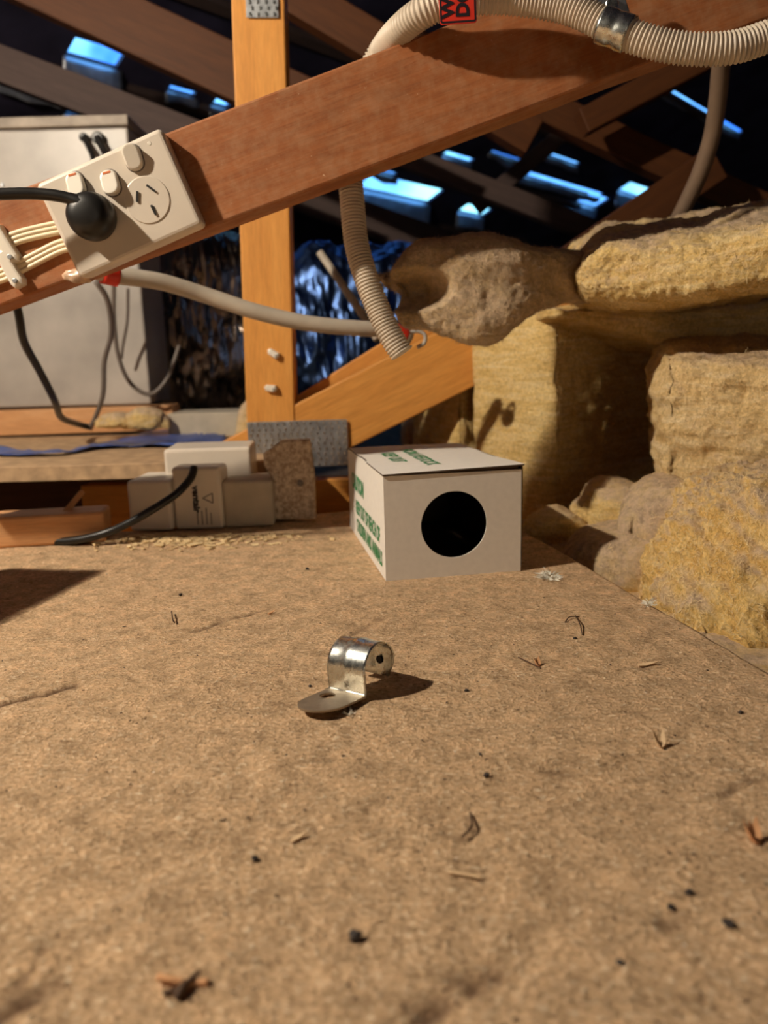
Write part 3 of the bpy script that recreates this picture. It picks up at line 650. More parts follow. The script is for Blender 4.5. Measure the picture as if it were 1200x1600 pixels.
for k in range(n):
    j = (k+1)%n; bm.faces.new([o1[k],o1[j],i1[j],i1[k]]); bm.faces.new([o2[k],i2[k],i2[j],o2[j]]); bm.faces.new([i1[k],i1[j],i2[j],i2[k]]); bm.faces.new([o1[k],o2[k],o2[j],o1[j]])
link('front_panel', me_bm('f', bm), M_card, wb, Mb)
side = [V((0,0,0)),V((0,BD,0)),V((0,BD,BH)),V((0,0,BH))]
def slab(name, pts, nv, mat=M_card, mi=None):
    p_ = [V(q) for q in pts]; q_ = [x+V(nv) for x in p_]; n_ = len(p_)
    o = link(name, me_py(name, p_+q_, [tuple(range(n_)), tuple(range(2*n_-1,n_-1,-1))]+[(i,i+n_,(i+1)%n_+n_,(i+1)%n_) for i in range(n_)]), [mat, M_cardin], wb, Mb)
    o.data.polygons[1].material_index = 1; return o
slab('side_panel', [(0,t,.0),(0,BD,0),(0,BD,BH-.002),(0,BD*.9,BH+.0003),(0,t,BH+.0004)], (t,0,0))
slab('side_panel', [(BW,t,0),(BW,BD,0),(BW,BD,BH),(BW,t,BH)], (-t,0,0))
slab('back_panel', [(0,BD,0),(BW,BD,0),(BW,BD,BH),(0,BD,BH)], (0,-t,0))
slab('base_panel', [(t,t,0.0002),(BW-t,t,.0002),(BW-t,BD-t,.0002),(t,BD-t,.0002)], (0,0,t), M_cardin)
# lid: lifted a few millimetres, slightly bowed, overhanging the right side, with a tuck notch on the left edge
LZ = BH+.0005; bm = bmesh.new(); nxl, nyl = 12, 16; g0 = []
def lidz(u, v): return LZ+.0028*math.exp(-((v)/.25)**2)*u+.0012*math.sin(math.pi*u)*math.sin(math.pi*v)-.0035*max(0,(v-.9)/.1)**2
for s in (0,1):
    g0.append([[bm.verts.new((-.0008+u/nxl*(BW+.003)+(.0022 if (j in (7,8,9) and u == 0) else 0), -.0012+v_/nyl*(BD+.001), lidz(u/nxl, v_/nyl)+.0013*s)) for v_ in range(nyl+1) for j in [v_]] for u in range(nxl+1)])
for s in (0,1):
    for i in range(nxl):
        for j in range(nyl): bm.faces.new([g0[s][i][j], g0[s][i+1][j], g0[s][i+1][j+1], g0[s][i][j+1]])
def rim(a, b): bm.faces.new([g0[0][a[0]][a[1]], g0[0][b[0]][b[1]], g0[1][b[0]][b[1]], g0[1][a[0]][a[1]]]).material_index = 1
for i in range(nxl): rim((i,0),(i+1,0)); rim((i,nyl),(i+1,nyl))
for j in range(nyl): rim((0,j),(0,j+1)); rim((nxl,j),(nxl,j+1))
link('lid', me_bm('l', bm), [M_card, M_cardin], wb, Mb)
slab('tuck_flap', [(BW+.0016,.002,.003),(BW+.003,BD-.01,.002),(BW+.0015,BD-.01,BH+.001),(BW+.0015,.001,BH+.003)], (-.0012,0,0), M_cardin)
slab('tuck_flap', [(.003,.0022,BH-.016),(BW-.003,.0022,BH-.016),(BW-.002,.0026,BH+.0025),(.002,.0026,BH+.0005)], (0,.001,0), M_cardin)
# lettering, left side: reading from back to front; x = -by, up = z, out = -bx
def side_text(body, y_front, z, size, sx=1.0, bold=.0006):
    me = text_me(body, size, bold); me.transform(Matrix.Diagonal((sx,1,1,1))); wdt = max(v.co.x for v in me.vertices); o0 = Mb @ V((-.0003, y_front+wdt, z)); link('lettering', me, M_green, wb, axes(o0, -by, V((0,0,1)), -bx))
side_text('CAUTION', .108, BH*.58, .0215, .80, .0009)
side_text('KEEP OUT OF REACH OF', .022, BH*.31, .0190, .66, .0006)
side_text('CHILDREN AND ANIMALS', .014, BH*.10, .0180, .70, .0006)
def top_text(body, x, y_front, size, sx=1.0, bold=.0004):
    me = text_me(body, size, bold); me.transform(Matrix.Diagonal((sx,1,1,1))); wdt = max(v.co.x for v in me.vertices)
    o0 = Mb @ V((x, y_front+wdt, 0)); M = axes(o0, -by, bx, V((0,0,1)))
    for v in me.vertices:
        wl = Mb.inverted() @ (M @ v.co); v.co.z = lidz(min(1,max(0,wl.x/BW)), min(1,max(0,wl.y/BD)))+.00165
    link('lettering', me, M_green, wb, M)
top_text('FROM LIVESTOCK', .044, .030, .0180, .85)
top_text('KEEP OUT', .021, .062, .0180, .85)

# ================================================================== loose saddle in the foreground
ms = 1.0; so = G(574,1096); az = math.radians(-37); sxv = V((math.cos(az), math.sin(az), 0)); syv = V((-math.sin(az), math.cos(az), 0))
Q = Matrix.Rotation(math.radians(0), 4, 'X')
LW = .0262; R_ = .0132; hz = .0112
Ms = axes(so - sxv*LW/2 + V((0,0,.0016)), sxv, syv, V((0,0,1))) @ Matrix.Rotation(math.radians(-4),4,'Y')
sad = bpy.data.objects.new('loose_saddle', None); COL.objects.link(sad); sad.matrix_basis = Ms
tag(sad, 'loose shiny galvanised conduit saddle lying alone on the chipboard in the foreground', 'saddle')
pf = [(-.0012,.0004),(-.0004,.0008),(0,.0020),(0,.006),(0,.010)]+[(R_-R_*math.cos(a), hz+R_*math.sin(a)*1.05) for a in np.linspace(0, math.radians(168), 30)]
last = pf[-1]; pf += [(last[0]-.0002, last[1]-.0035), (last[0]-.0008, last[1]-.0070), (last[0]-.0018, last[1]-.0115)]
def wtip(u): return 1.0 if u < .9 else 1.0-.28*((u-.9)/.1)**2
link('strap', strip_me('s', pf, LW, .0010, 21, .0007, wtip), M_zinc, sad, Ms, smooth=True)
# foot: rounded tongue with a hole, running towards us and to the left, its tip curled up a little
def foot(name, W, L, hx, hy, hrad, M, parent, tilt):
    n = 56; th = .0011; bm = bmesh.new(); outl = []
    for k in range(n):
        a = 2*math.pi*k/n; c, s = math.cos(a), math.sin(a); best = None
        lo_, hi_ = 0, .06       # march to the outline
        for it in range(30):
            r = (lo_+hi_)/2; x, y = hx+c*r, hy+s*r
            yy = y; inside = abs(x) < W/2 and yy < 0 and yy > -L
            if inside:
                cy = -(L-W*.62); 
                if yy < cy and ((x/(W/2))**2+((yy-cy)/(W*.62))**2) > 1: inside = False
            if inside: lo_ = r
            else: hi_ = r
        outl.append((hx+c*lo_, hy+s*lo_))
    for cx_, cy_ in ((-W/2,0),(W/2,0)):
        k = min(range(n), key=lambda q: (outl[q][0]-cx_)**2+(outl[q][1]-cy_)**2); outl[k] = (cx_,cy_)
    def zz(x,y): return tilt*(-y)+ .0016*max(0,-y/L)**2
    lay = []
    for s in (0,1):
        rws = []
        for f in np.linspace(1,0,6):
            rws.append([bm.verts.new((hx+hrad*math.cos(2*math.pi*k/n)+(outl[k][0]-hx-hrad*math.cos(2*math.pi*k/n))*f, hy+hrad*math.sin(2*math.pi*k/n)+(outl[k][1]-hy-hrad*math.sin(2*math.pi*k/n))*f, 0)) for k in range(n)])
        for r in rws:
            for v in r: v.co.z = zz(v.co.x, v.co.y)+th*s
        lay.append(rws)
        for a, b in zip(rws[:-1], rws[1:]):
            for k in range(n): bm.faces.new([a[k],a[(k+1)%n],b[(k+1)%n],b[k]])
    for e in (0,-1):
        for k in range(n): bm.faces.new([lay[0][e][k],lay[0][e][(k+1)%n],lay[1][e][(k+1)%n],lay[1][e][k]])
    return link(name, me_bm(name, bm), M_zincd, parent, M, smooth=False)
foot('foot', LW, .034, -.0055, -.0100, .0044, Ms @ Matrix.Translation((0,-.0008,0)), sad, .045)
M_hole = plain('hole_shadow', (.03,.025,.02), .9)
for k_ in ((pf[-3][0],pf[-3][1]+.0004),):
    Mh = Ms @ Matrix.Translation((.003, k_[0]-.0003, k_[1])); link('punched_hole', me_bm('h', prism_bm([(x*.85,z) for x,z in circ(.0024,20)], .0004)), M_hole, sad, Mh)

# ================================================================== GLASS WOOL
def pxsec(ft, fb, Yf, Yb, dxb=0, dzt=0, dzb=0):
    """section from front-top / front-bottom pixels at depth Yf; back at Yb"""
    a, b = P(*ft, Yf), P(*fb, Yf); d = Yb-Yf; return [a, b, b+V((dxb,d,dzb)), a+V((dxb,d,dzt))]
# standing batt: bright left face + shaded front face. Section runs along x (front edge at x=870)
def stand(pxl, top, bot, Y, back):
    a, b = P(pxl, top, Y), P(pxl, bot, Y); return [a, b, b+V(back), a+V(back)]
bk = (-.082,.118,0)
wool('insulation_batt', [stand(868,478,830,.93,bk), stand(876,478,830,.936,bk), stand(930,473,830,.968,bk), stand(1000,465,830,1.02,bk), stand(1090,458,830,1.085,bk), stand(1200,450,830,1.16,bk)], 'tall standing glass wool batt with pale left side and shaded front behind the box', nlen=90, nring=190, amp=.0036, seed=3, lay=.5, fib=8000, exp=20, dustbias=-.6)
q0 = P(868,478,.93); bx0 = q0.x-.098
wool('insulation_batt', [[V((bx0,1.075,q0.z+.02)),V((bx0,1.075,-.125)),V((bx0-.055,1.24,-.125)),V((bx0-.055,1.24,q0.z+.02))], [V((bx0+.02,1.085,q0.z+.02)),V((bx0+.02,1.085,-.125)),V((bx0-.03,1.24,-.125)),V((bx0-.03,1.24,q0.z+.02))], [V((bx0+.12,1.17,q0.z+.02)),V((bx0+.12,1.17,-.125)),V((bx0+.07,1.3,-.125)),V((bx0+.07,1.3,q0.z+.02))]], 'farther glass wool batt edge standing just left of the tall batt', nlen=60, nring=150, amp=.005, seed=11, lay=.6, fib=4000, exp=12, dustbias=-.5)
# sagging dusty slab on top, left
secs = []
for x, tp, bt_, Yf, Yb in ((600,432,470,.737,.79),(622,405,512,.724,.79),(650,378,522,.714,.79),(700,372,534,.708,.79),(760,368,544,.708,.79),(820,384,500,.714,.80),(870,390,482,.735,.81),(930,395,476,.765,.84)):
    secs.append(pxsec((x,tp),(x+4,bt_),Yf,Yb,.02,.01,.01))
c0 = P(645,452,.715)
def cavity(v, n):     # torn hollow near the left tip
    d = np.sqrt(((v[:,0]-c0.x)/.033)**2+((v[:,2]-c0.z)/.017)**2); front = np.clip((.775-v[:,1])/.03, 0, 1)
    return -.030*np.clip(1.15-d, 0, 1)**.7*front
wool('insulation_slab', secs, 'dusty brown sagging insulation slab with a torn hollow left end on top of the batts', nlen=130, nring=170, amp=.0038, seed=5, lay=.2, fib=9000, exp=4.5, dustbias=.55, mat=M_felt, dustside=lambda v,n: np.clip(.75-1.2*np.clip((c0.x+.02-v[:,0])/.05,0,1),0,1), extra=cavity)
# right top slab, bright cut face with dusty top
secs = []
for x, tp, bt_, Yf in ((905,415,458,.725),(925,398,465,.71),(960,378,470,.70),(1010,372,472,.685),(1060,365,470,.67),(1110,362,464,.655),(1160,352,455,.64),(1215,338,448,.625),(1300,325,440,.60)):
    a, b = P(x,tp,Yf), P(x,bt_,Yf); secs.append([a, b, b+V((.07,.30,.0)), a+V((.07,.30,.062))])
wool('insulation_slab', secs, 'bright yellow cut-edged insulation slab with a grey dusty top at the upper right', nlen=130, nring=170, amp=.0058, seed=7, lay=.5, fib=6000, exp=6, dustbias=.05)
# dark slab under it
wool('insulation_slab', [pxsec((880,478),(880,500),.86,1.1), pxsec((960,476),(960,520),.86,1.1), pxsec((1050,474),(1050,545),.86,1.1), pxsec((1150,466),(1150,545),.86,1.1), pxsec((1290,455),(1290,545),.86,1.1)], 'shaded insulation slab under the bright cut-edged slab above the right block', nlen=70, nring=110, amp=.004, seed=21, fib=1500, exp=6, dustbias=.1)
# right block
secs = []
for x, tp, bt_, Yf, dz in ((1046,562,790,.70,.004),(1070,556,790,.69,.010),(1120,560,800,.67,.014),(1180,564,800,.65,.018),(1250,566,800,.625,.02),(1320,566,800,.60,.02)):
    a, b = P(x,tp,Yf), P(x,bt_,Yf); secs.append([a, b, b+V((.06,.2,0)), a+V((.06,.2,dz+.012))])
wool('insulation_block', secs, 'thick pale layered insulation block at the right edge between slab and heap', nlen=110, nring=190, amp=.0062, seed=13, lay=1.1, fib=6000, exp=7, mat=M_wool2, dustbias=.0)
# foreground heap by the board edge
secs = []
for x, tp, bt_, Yf, Yb in ((1022,850,955,.53,.66),(1045,815,985,.515,.67),(1080,778,1010,.50,.68),(1120,752,1028,.49,.68),(1165,742,1048,.475,.67),(1210,735,1068,.465,.66),(1290,730,1110,.45,.65)):
    a, b = P(x-8,tp,Yf+.075), P(x,bt_,Yf); secs.append([a, b-V((0,0,.03)), V((b.x+.04,Yb,-.05)), V((a.x+.03,Yb,a.z-.01))])
def strands(v, n):
    a = math.radians(-52); x = v[:,0]*math.cos(a)+v[:,2]*math.sin(a); z = -v[:,0]*math.sin(a)+v[:,2]*math.cos(a)
    # x runs down to the right
    x2 = v[:,0]*.62-v[:,2]*.78; z2 = v[:,0]*.78+v[:,2]*.62; q = np.stack([x2*.22, v[:,1]*.6, z2], 1)
    return .0055*fbm(q, 38, 3, 91)+.0022*fbm(q, 130, 2, 92)
wool('insulation_heap', secs, 'big torn yellow insulation chunk leaning beside the chipboard edge at the right', nlen=130, nring=190, amp=.0075, seed=17, lay=.5, fib=7000, exp=4, dustbias=-.05, fiblen=.0055, mat=M_strand, extra=strands)
def lump(px, py, Y, rx, ry, rz, seed, label, dustb, amp=.005, mat=None, fib=900):
    c = P(px, py, Y); q = []
    for u, s in ((-1,.35),(-.7,.8),(0,1.05),(.7,.85),(1,.4)):
        q.append([c+V((u*rx,-ry*s,rz*s)), c+V((u*rx,-ry*s,-rz)), c+V((u*rx,ry*s,-rz)), c+V((u*rx,ry*s,rz*s))])
    return wool('insulation_tuft', q, label, nlen=36, nring=64, amp=amp, seed=seed, exp=3, fib=fib, dustbias=dustb, cap=8, mat=mat, fiblen=.006)
lump(868,832,.80,.034,.035,.026,31,'fluffy yellow insulation tuft in the shade at the right side of the white box', -.2)
lump(962,785,.80,.034,.05,.024,33,'rounded insulation tuft against the foot of the tall batt', .1)
lump(1050,815,.69,.040,.05,.038,35,'dusty insulation mound with a grey chip on it, left of the torn heap', .9)
lump(985,870,.70,.055,.06,.030,37,'low dusty insulation mound filling the hollow between the box and the heap', .9, .004)
lump(905,855,.80,.05,.05,.020,38,'shadowed insulation tuft behind the low dusty mound', .2, .004)
# dusty blanket below the platform level
bl = []
for y in (.30,.45,.60,.75,.92): bl.append([V((edge_x(y)-.02,y,-.021)), V((edge_x(y)-.02,y,-.12)), V((.95,y,-.12)), V((.95,y,-.02))])
wool('insulation_blanket', bl, 'dusty insulation blanket lying just below the right edge of the chipboard', nlen=120, nring=260, amp=.0045, seed=41, exp=10, fib=4000, dustbias=.8, dustside=lambda v,n: .4+0*v[:,0])
wool('insulation_batt', [[P(640,655,1.3),P(640,760,1.3),P(640,760,1.5),P(640,652,1.5)],[P(680,645,1.3),P(680,760,1.3),P(680,760,1.5),P(680,643,1.5)],[P(730,640,1.3),P(730,760,1.3),P(730,760,1.5),P(730,640,1.5)]], 'grey dusty batt lying low behind the white box', nlen=40, nring=80, amp=.006, seed=43, fib=800, dustbias=1)
blob('paint_chip', P(1083,776,.652), (.0075,.002,.0028), plain('grey_chip',(.50,.48,.45),.5), 'small grey paint chip lying on the dusty insulation mound', 'chip', 4, n=.2)

# ================================================================== LEFT BACKGROUND: cabinet, ledge, cables
YC = 1.42
A, B = P(-160,640,YC), P(236,633,YC); C = P(192,182,YC)
cabz0 = (A.z+B.z)/2; cw = B.x-A.x; chh = C.z-B.z
Mc = axes(V(((A.x+B.x)/2, YC, cabz0)), V((1,0,0)), V((0,1,0)), V((0,0,1)))
cab_ = bpy.data.objects.new('heater_cabinet', None); COL.objects.link(cab_); cab_.matrix_basis = Mc; tag(cab_, 'large pale metal cabinet standing at the left behind the outlet beam', 'cabinet')
M_cab = plain('cabinet_paint', (.44,.40,.36), .38, nscale=9, amt=.28)
M_cabdirt = plain('cabinet_top', (.40,.34,.28), .6, nscale=30, amt=.3)
link('cabinet_body', me_bm('b', box_bm(cw,.14,chh-.018,.004,2,(0,.07,(chh-.018)/2))), M_cab, cab_, Mc)
link('top_flange', me_bm('f', box_bm(cw+.006,.15,.017,.002,2,(0,.068,chh-.0085))), M_cabdirt, cab_, Mc)
for x, y, s in ((134,217,1),(156,218,1.4)):
    kp = P(x,y,YC); Mk = axes(kp, V((1,0,0)), V((0,1,0)), V((0,0,1))); link('cable_gland', me_bm('g', prism_bm(circ(.0075*s,20), .014, .003)), M_black, cab_, Mk)
    link('gland_wire', tube_me('w', [kp+V((0,-.012,0)), P(x+6,y+16,YC-.02), P(x+12,y+34,YC-.03), P(x+10,y+60,YC-.03)], .0045*s, 24, 10), M_black, cab_, smooth=True)
link('rivet', me_bm('r', prism_bm(circ(.0035,14), .003, .001)), M_plate, cab_, axes(P(4,289,YC), V((1,0,0)), V((0,1,0)), V((0,0,1))))
ct = timber('support_timber', P(-160,667,1.40)+V((0,.02,0)), P(272,652,1.40)+V((0,.02,0)), .045, .055, M_pine); tag(ct, 'pine timber under the front of the pale cabinet', 'timber')
# ledge board
ft = P(0,735,.97); fz = G(0,735,.055)
LY0 = .97; la, lb = P(-200,752,LY0), P(252,716,LY0); lz = (P(0,737,LY0).z+lb.z)/2
d_ = (V((lb.x,lb.y,0))-V((la.x,la.y,0)))
M_ledge = plain('ledge_face', (.52,.34,.19), .8, nscale=60, amt=.3, bmp=.3)
lx0, lx1 = -1.1, P(262,716,LY0).x+.16
led = link('ledge_board', me_bm('l', box_bm(lx1-lx0,.42,.020,.001,1,((lx0+lx1)/2,LY0+.21,lz-.010))), M_ledge); tag(led, 'raised chipboard ledge along the left in front of the cabinet', 'board')
j_ = timber('floor_joist', V((-1.1,1.2,lz-.02-.055)), V((lx1-.02,1.2,lz-.02-.055)), .11, .04, M_dark); tag(j_, 'dark joist under the raised chipboard ledge', 'timber')
# blue plastic sheet on it
M_blue = plain('blue_plastic', (.055,.10,.34), .4, nscale=18, amt=.35)
gr_ = 46; vs, fs = [], []
up_l = [(-20,702),(20,702),(60,708),(90,709),(150,694),(200,688),(230,678),(300,668),(348,682)]; lo_l = [(-20,712),(20,713),(60,713),(90,712),(150,702),(200,699),(230,699),(300,699),(352,698)]
for i in range(gr_+1):
    u = i/gr_; x = -20+u*372
    yu = np.interp(x, [q[0] for q in up_l],[q[1] for q in up_l]); yl = np.interp(x,[q[0] for q in lo_l],[q[1] for q in lo_l])
    for j in range(13):
        yy = yu+(yl-yu)*j/12; g = G(x, yy, lz+.002); vs.append(g)
_a = np.array([tuple(g) for g in vs]); _z = .003+.005*fbm(_a, 22, 3, 61); vs = [V((a[0],a[1]+.01*z/.005*.3,a[2]+max(0,z))) for a, z in zip(_a, _z)]
for i in range(gr_):
    for j in range(12): k = i*13+j; fs.append((k,k+13,k+14,k+1))
sh = link('plastic_sheet', me_py('s', vs, fs), M_blue, smooth=True); tag(sh, 'crumpled blue plastic sheet lying on the raised ledge', 'plastic sheet')
sm = sh.modifiers.new('s','SOLIDIFY'); sm.thickness = .0008; sm.offset = 1
# back boards
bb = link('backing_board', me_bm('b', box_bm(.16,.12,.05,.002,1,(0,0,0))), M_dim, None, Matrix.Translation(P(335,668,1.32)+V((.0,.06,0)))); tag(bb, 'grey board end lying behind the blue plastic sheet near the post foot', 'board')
for x,y,r,s in ((180,655,.022,51),(225,655,.026,53)):
    lump(x,y,1.30,r*1.2,.02,r*.6,s,'grey insulation scrap on the timber below the cabinet, %s one' % ('left' if x < 200 else 'right'), .5, .004, fib=200)
wool('insulation_offcut', [[P(385,625,1.18),P(376,700,1.18),P(376,700,1.24),P(385,625,1.24)],[P(392,617,1.18),P(400,700,1.18),P(400,700,1.24),P(392,617,1.24)],[P(400,640,1.18),P(412,700,1.18),P(412,700,1.24),P(400,640,1.24)]], 'pale greenish insulation offcut standing against the left foot of the post', nlen=24, nring=60, amp=.003, seed=57, fib=200, mat=M_wool2, dustbias=.6, cap=6)
# cables by the cabinet
pipe('black_cable', [P(20,450,.95), P(30,495,.97), P(38,535,1.0), P(62,580,1.05), P(85,625,1.1), P(96,652,1.2), P(120,662,1.3), P(142,668,1.34)], .0052, M_black, 'thick black cable hanging from the beam in front of the cabinet', 'cable', 80, 12)
pipe('grey_wire', [P(150,440,1.2), P(168,470,1.22), P(174,520,1.25), P(163,565,1.28), P(161,615,1.3), P(150,650,1.32), P(141,668,1.335)], .0042, M_thin, 'thin dark wire curving down to meet the black cable before the cabinet', 'wire', 60, 8)
pipe('grey_wire', [P(178,440,1.28), P(178,500,1.3), P(186,560,1.32), P(205,600,1.34), P(235,616,1.35), P(262,590,1.36), P(280,540,1.38)], .0036, M_thin, 'thin grey wire looping past the cabinet corner', 'wire', 60, 8)
pipe('grey_wire', [P(200,450,1.36), P(199,500,1.37), P(192,540,1.38), P(190,560,1.385)], .0028, M_thin, 'faint grey wire hanging nearest the cabinet right edge', 'wire', 40, 8)

# timber offcut in front of the ledge, standing on the board
o1_, o2_ = G(-150,868,0), G(160,848,0); oz = .016
ofc = timber('timber_offcut', V((o1_.x,o1_.y+.022,.0165)), V((o2_.x,o2_.y+.022,.0165)), .032, .044, M_pine, bev=.003); tag(ofc, 'short pine offcut lying at the far left edge of the platform', 'timber')
shadow_blk = link('timber_offcut', me_bm('b', box_bm(.08,.15,.15,.002,1)), M_pine, None, Matrix.Translation((-.405,.53,.0762)) @ Matrix.Rotation(math.radians(-11),4,'Z')); tag(shadow_blk, 'unseen pine block added beyond the left side of the platform to cast shadow', 'timber')  # unseen block, added only to throw a shadow onto the platform
tg_ = timber('wood_stick', P(92,812,o2_.y+.01), P(130,767,o2_.y+.03), .006, .006, M_pine, bev=.002); tag(tg_, 'thin square wooden stick leaning up from the pine offcut', 'stick')

# ------------------------------------------------------------------ white adaptor housings near the board's far edge
def hbox(name, c1, c2, Yf, dep, label, cat='housing', mat=M_white, top=None, rot=0, zbase=None, bev=.004, parent=None):
    """box whose front face spans pixel x c1..c2 (left-top, right-bottom) at depth Yf"""
    a = P(c1[0], c1[1], Yf); b = P(c2[0], c2[1], Yf); z0 = b.z if zbase is None else zbase
    M = axes(V(((a.x+b.x)/2, Yf, z0)), V((math.cos(rot),math.sin(rot),0)), V((-math.sin(rot),math.cos(rot),0)), V((0,0,1)))
    o = link(name, me_bm(name, box_bm(b.x-a.x, dep, a.z-z0, bev, 3, (0,dep/2,(a.z-z0)/2))), mat, parent, M)
    if label: tag(o, label, cat)
    return o, M, b.x-a.x, a.z-z0
Yh = G(310,828,0).y
o, Mh, w_, h_ = hbox('power_adaptor', (266,731), (350,826), Yh, .035, None, zbase=.001, bev=.0035, rot=-.05)
tag(o, 'upright white power adaptor with a printed label and black cable', 'adaptor')
text('ventair', .0105, Mh @ axes(V((-.0045,-.0006,h_*.70)), (0,0,-1), (1,0,0), (0,-1,0)), M_ink, o, .0005)
for k, (dx, L1) in enumerate(((.015,.016),(.020,.014),(.025,.017),(.030,.012))):
    link('small_print', me_bm('p', box_bm(.0010,.0003,L1*1.1,0,1,(dx-.016,-.0004,.005+L1*.55))), M_thin, o, Mh)
bm = bmesh.new()
tri = [V((.006,0,h_*.50)), V((.017,0,h_*.58)), V((.017,0,h_*.42))]
for k in range(3):
    a, b = tri[k], tri[(k+1)%3]; d = (b-a); L = d.length; bb_ = box_bm(L,.0003,.0013,0,1); R_m = axes((a+b)/2+V((0,-.0004,0)), d.normalized(), V((0,1,0)), d.normalized().cross(V((0,1,0)))); me = bpy.data.meshes.new('q'); bmesh.ops.transform(bb_, matrix=R_m, verts=bb_.verts[:]); bb_.to_mesh(me); bb_.free(); bm.from_mesh(me)
link('triangle_mark', me_bm('t', bm), M_thin, o, Mh)
ac = P(302,737,Yh-.002)
pipe('adaptor_cable', [ac+V((0,.004,.004)), ac, P(296,750,Yh-.012), P(275,772,Yh-.03), P(240,795,Yh-.045), P(200,818,Yh-.055), P(165,833,Yh-.062), P(125,843,Yh-.06), P(90,846,Yh-.055), P(54,842,Yh-.05)], .0042, M_black, 'short black cable running from the white adaptor to the pine offcut', 'cable', 90, 12)
o, Mh, w_, h_ = hbox('plastic_housing', (196,752), (272,834), Yh-.004, .07, 'low white plastic housing left of the upright adaptor', zbase=.001, rot=-.03)
o, Mh, w_, h_ = hbox('plastic_housing', (256,702), (395,770), Yh+.045, .075, 'white plastic housing lying behind and on top of the adaptor', rot=.08); 
hbox('plastic_housing', (346,752), (428,812), Yh+.004, .06, 'low white housing coloured darker for shadow right of the adaptor', zbase=.001, rot=.04, mat=M_dim)
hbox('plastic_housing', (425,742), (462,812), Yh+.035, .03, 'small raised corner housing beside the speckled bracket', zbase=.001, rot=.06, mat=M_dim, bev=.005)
# speckled bracket: tapered upright plate
M_speck, nt, b = new_mat('speckled_white'); b.inputs['Roughness'].default_value = .4
spk = ramp(nt, noise(nt, coords(nt), 160, 5, .7), [(.42,(.36,.25,.16)),(.62,(.72,.60,.46))]); nt.links.new(spk, b.inputs['Base Color'])
Ysb = Yh+.03; zb = .0
pts = [(412,810),(494,810),(492,745),(484,686),(440,688),(412,708),(414,728),(428,752)]
c = P(450,808,Ysb); Mk = Matrix.Translation((c.x,Ysb,0)); pp = []
for x,y in pts:
    q = P(x,y,Ysb); pp.append((q.x-c.x, max(q.z, .001)))
sb = link('speckled_bracket', me_bm('s', prism_bm(pp[::-1], .012, .002)), M_speck, None, Mk @ Matrix.Translation((0,.006,0))); tag(sb, 'speckled white curved bracket standing right of the housings by the post foot', 'bracket')
q = P(469,755,Ysb-.007); link('screw', me_bm('s', prism_bm(circ(.0035,16), .002, .0008)), M_thin, sb, axes(V((q.x,q.y,q.z)), V((1,0,0)), V((0,1,0)), V((0,0,1))))

# ------------------------------------------------------------------ crinkled foil duct behind the post
def foil_duct(name, cx_px, cy_px, Y, rx, rz, L, seed, label, yaw, mat=None):
    n, m = 150, 150; c = P(cx_px, cy_px, Y); u = np.linspace(-1,1,n); a = np.linspace(0, 2*math.pi, m, endpoint=False); UU, AA = np.meshgrid(u, a, indexing='ij')
    en = (1-np.abs(UU)**8)**.25*.85+.15
    v = np.stack([UU*L/2, np.cos(AA)*rx*en, np.sin(AA)*rz*en], -1).reshape(-1,3)
    nr = np.stack([0*UU, np.cos(AA), np.sin(AA)], -1).reshape(-1,3)
    d = .035*np.abs(fbm(v, 6, 2, seed, (1,1,1)))-.014*np.abs(fbm(v, 24, 3, seed+5, (1.3,1,.7), .5))+.0012*fbm(v, 60, 2, seed+8)
    v = v+nr*d[:,None]; cs, sn = math.cos(yaw), math.sin(yaw); x = v[:,0]*cs-v[:,1]*sn; y = v[:,0]*sn+v[:,1]*cs; v = np.stack([x,y,v[:,2]],1)
    f = [(i*m+j, (i+1)*m+j, (i+1)*m+(j+1)%m, i*m+(j+1)%m) for i in range(n-1) for j in range(m)]; f.append(tuple(range(m))); f.append(tuple((n-1)*m+j for j in range(m))[::-1])
    o = link(name, me_py(name, v, f), mat or M_foil, None, Matrix.Translation(c), smooth=True); tag(o, label, 'duct'); return o
foil_duct('foil_duct', 325, 505, 1.78, .09, .20, .24, 3, 'crinkled brownish foil duct bundle left of the post', .5)
foil_duct('foil_duct', 560, 520, 1.72, .10, .17, .34, 9, 'crinkled foil bundle right of the post with blue daylight in its colour', .3, M_foil_tint)

# ================================================================== DEBRIS on the board
rg = random.Random(4); nprg = np.random.default_rng(8)
M_saw = plain('sawdust_chip', (.82,.62,.34), .8, nscale=120, amt=.25)
def chips(name, spots, mat, parent, smin, smax):
    bm = bmesh.new()
    for x, y in spots:
        s = rg.uniform(smin, smax); t_ = bmesh.ops.create_cube(bm, size=1)['verts']; R_m = Matrix.Rotation(rg.uniform(0,6.28),3,'Z') @ Matrix.Rotation(rg.uniform(-.5,.5),3,'X')
        e = V((s, s*rg.uniform(.25,.6), s*rg.uniform(.08,.25)))
        for v in t_: v.co = R_m @ V((v.co.x*e.x*(1+.4*(v.co.y)), v.co.y*e.y, v.co.z*e.z)) + V((x, y, e.z*.6+.0004))
    return link(name, me_bm(name, bm), mat, parent)
sp = []
for k in range(620):
    px = 275+nprg.normal()*85; py = 836+abs(nprg.normal())*9; px = max(150, min(520, px))
    g = G(px, max(px*-.09+857, py), 0)
    if g.y < far_y(g.x)-.01 and g.x < .0: sp.append((g.x, g.y))
tag(chips('sawdust', sp, M_saw, None, .0022, .0075), 'strip of pale sawdust chips along the far edge of the platform in front of the adaptors', 'sawdust', kind='stuff')
sp = []
while len(sp) < 1500:
    g = G(rg.uniform(-60,1200), rg.uniform(870,1640), 0)
    if rg.random() < min(1,(g.y/.5)**1.5) and g.x < edge_x(g.y)-.005: sp.append((g.x, g.y))
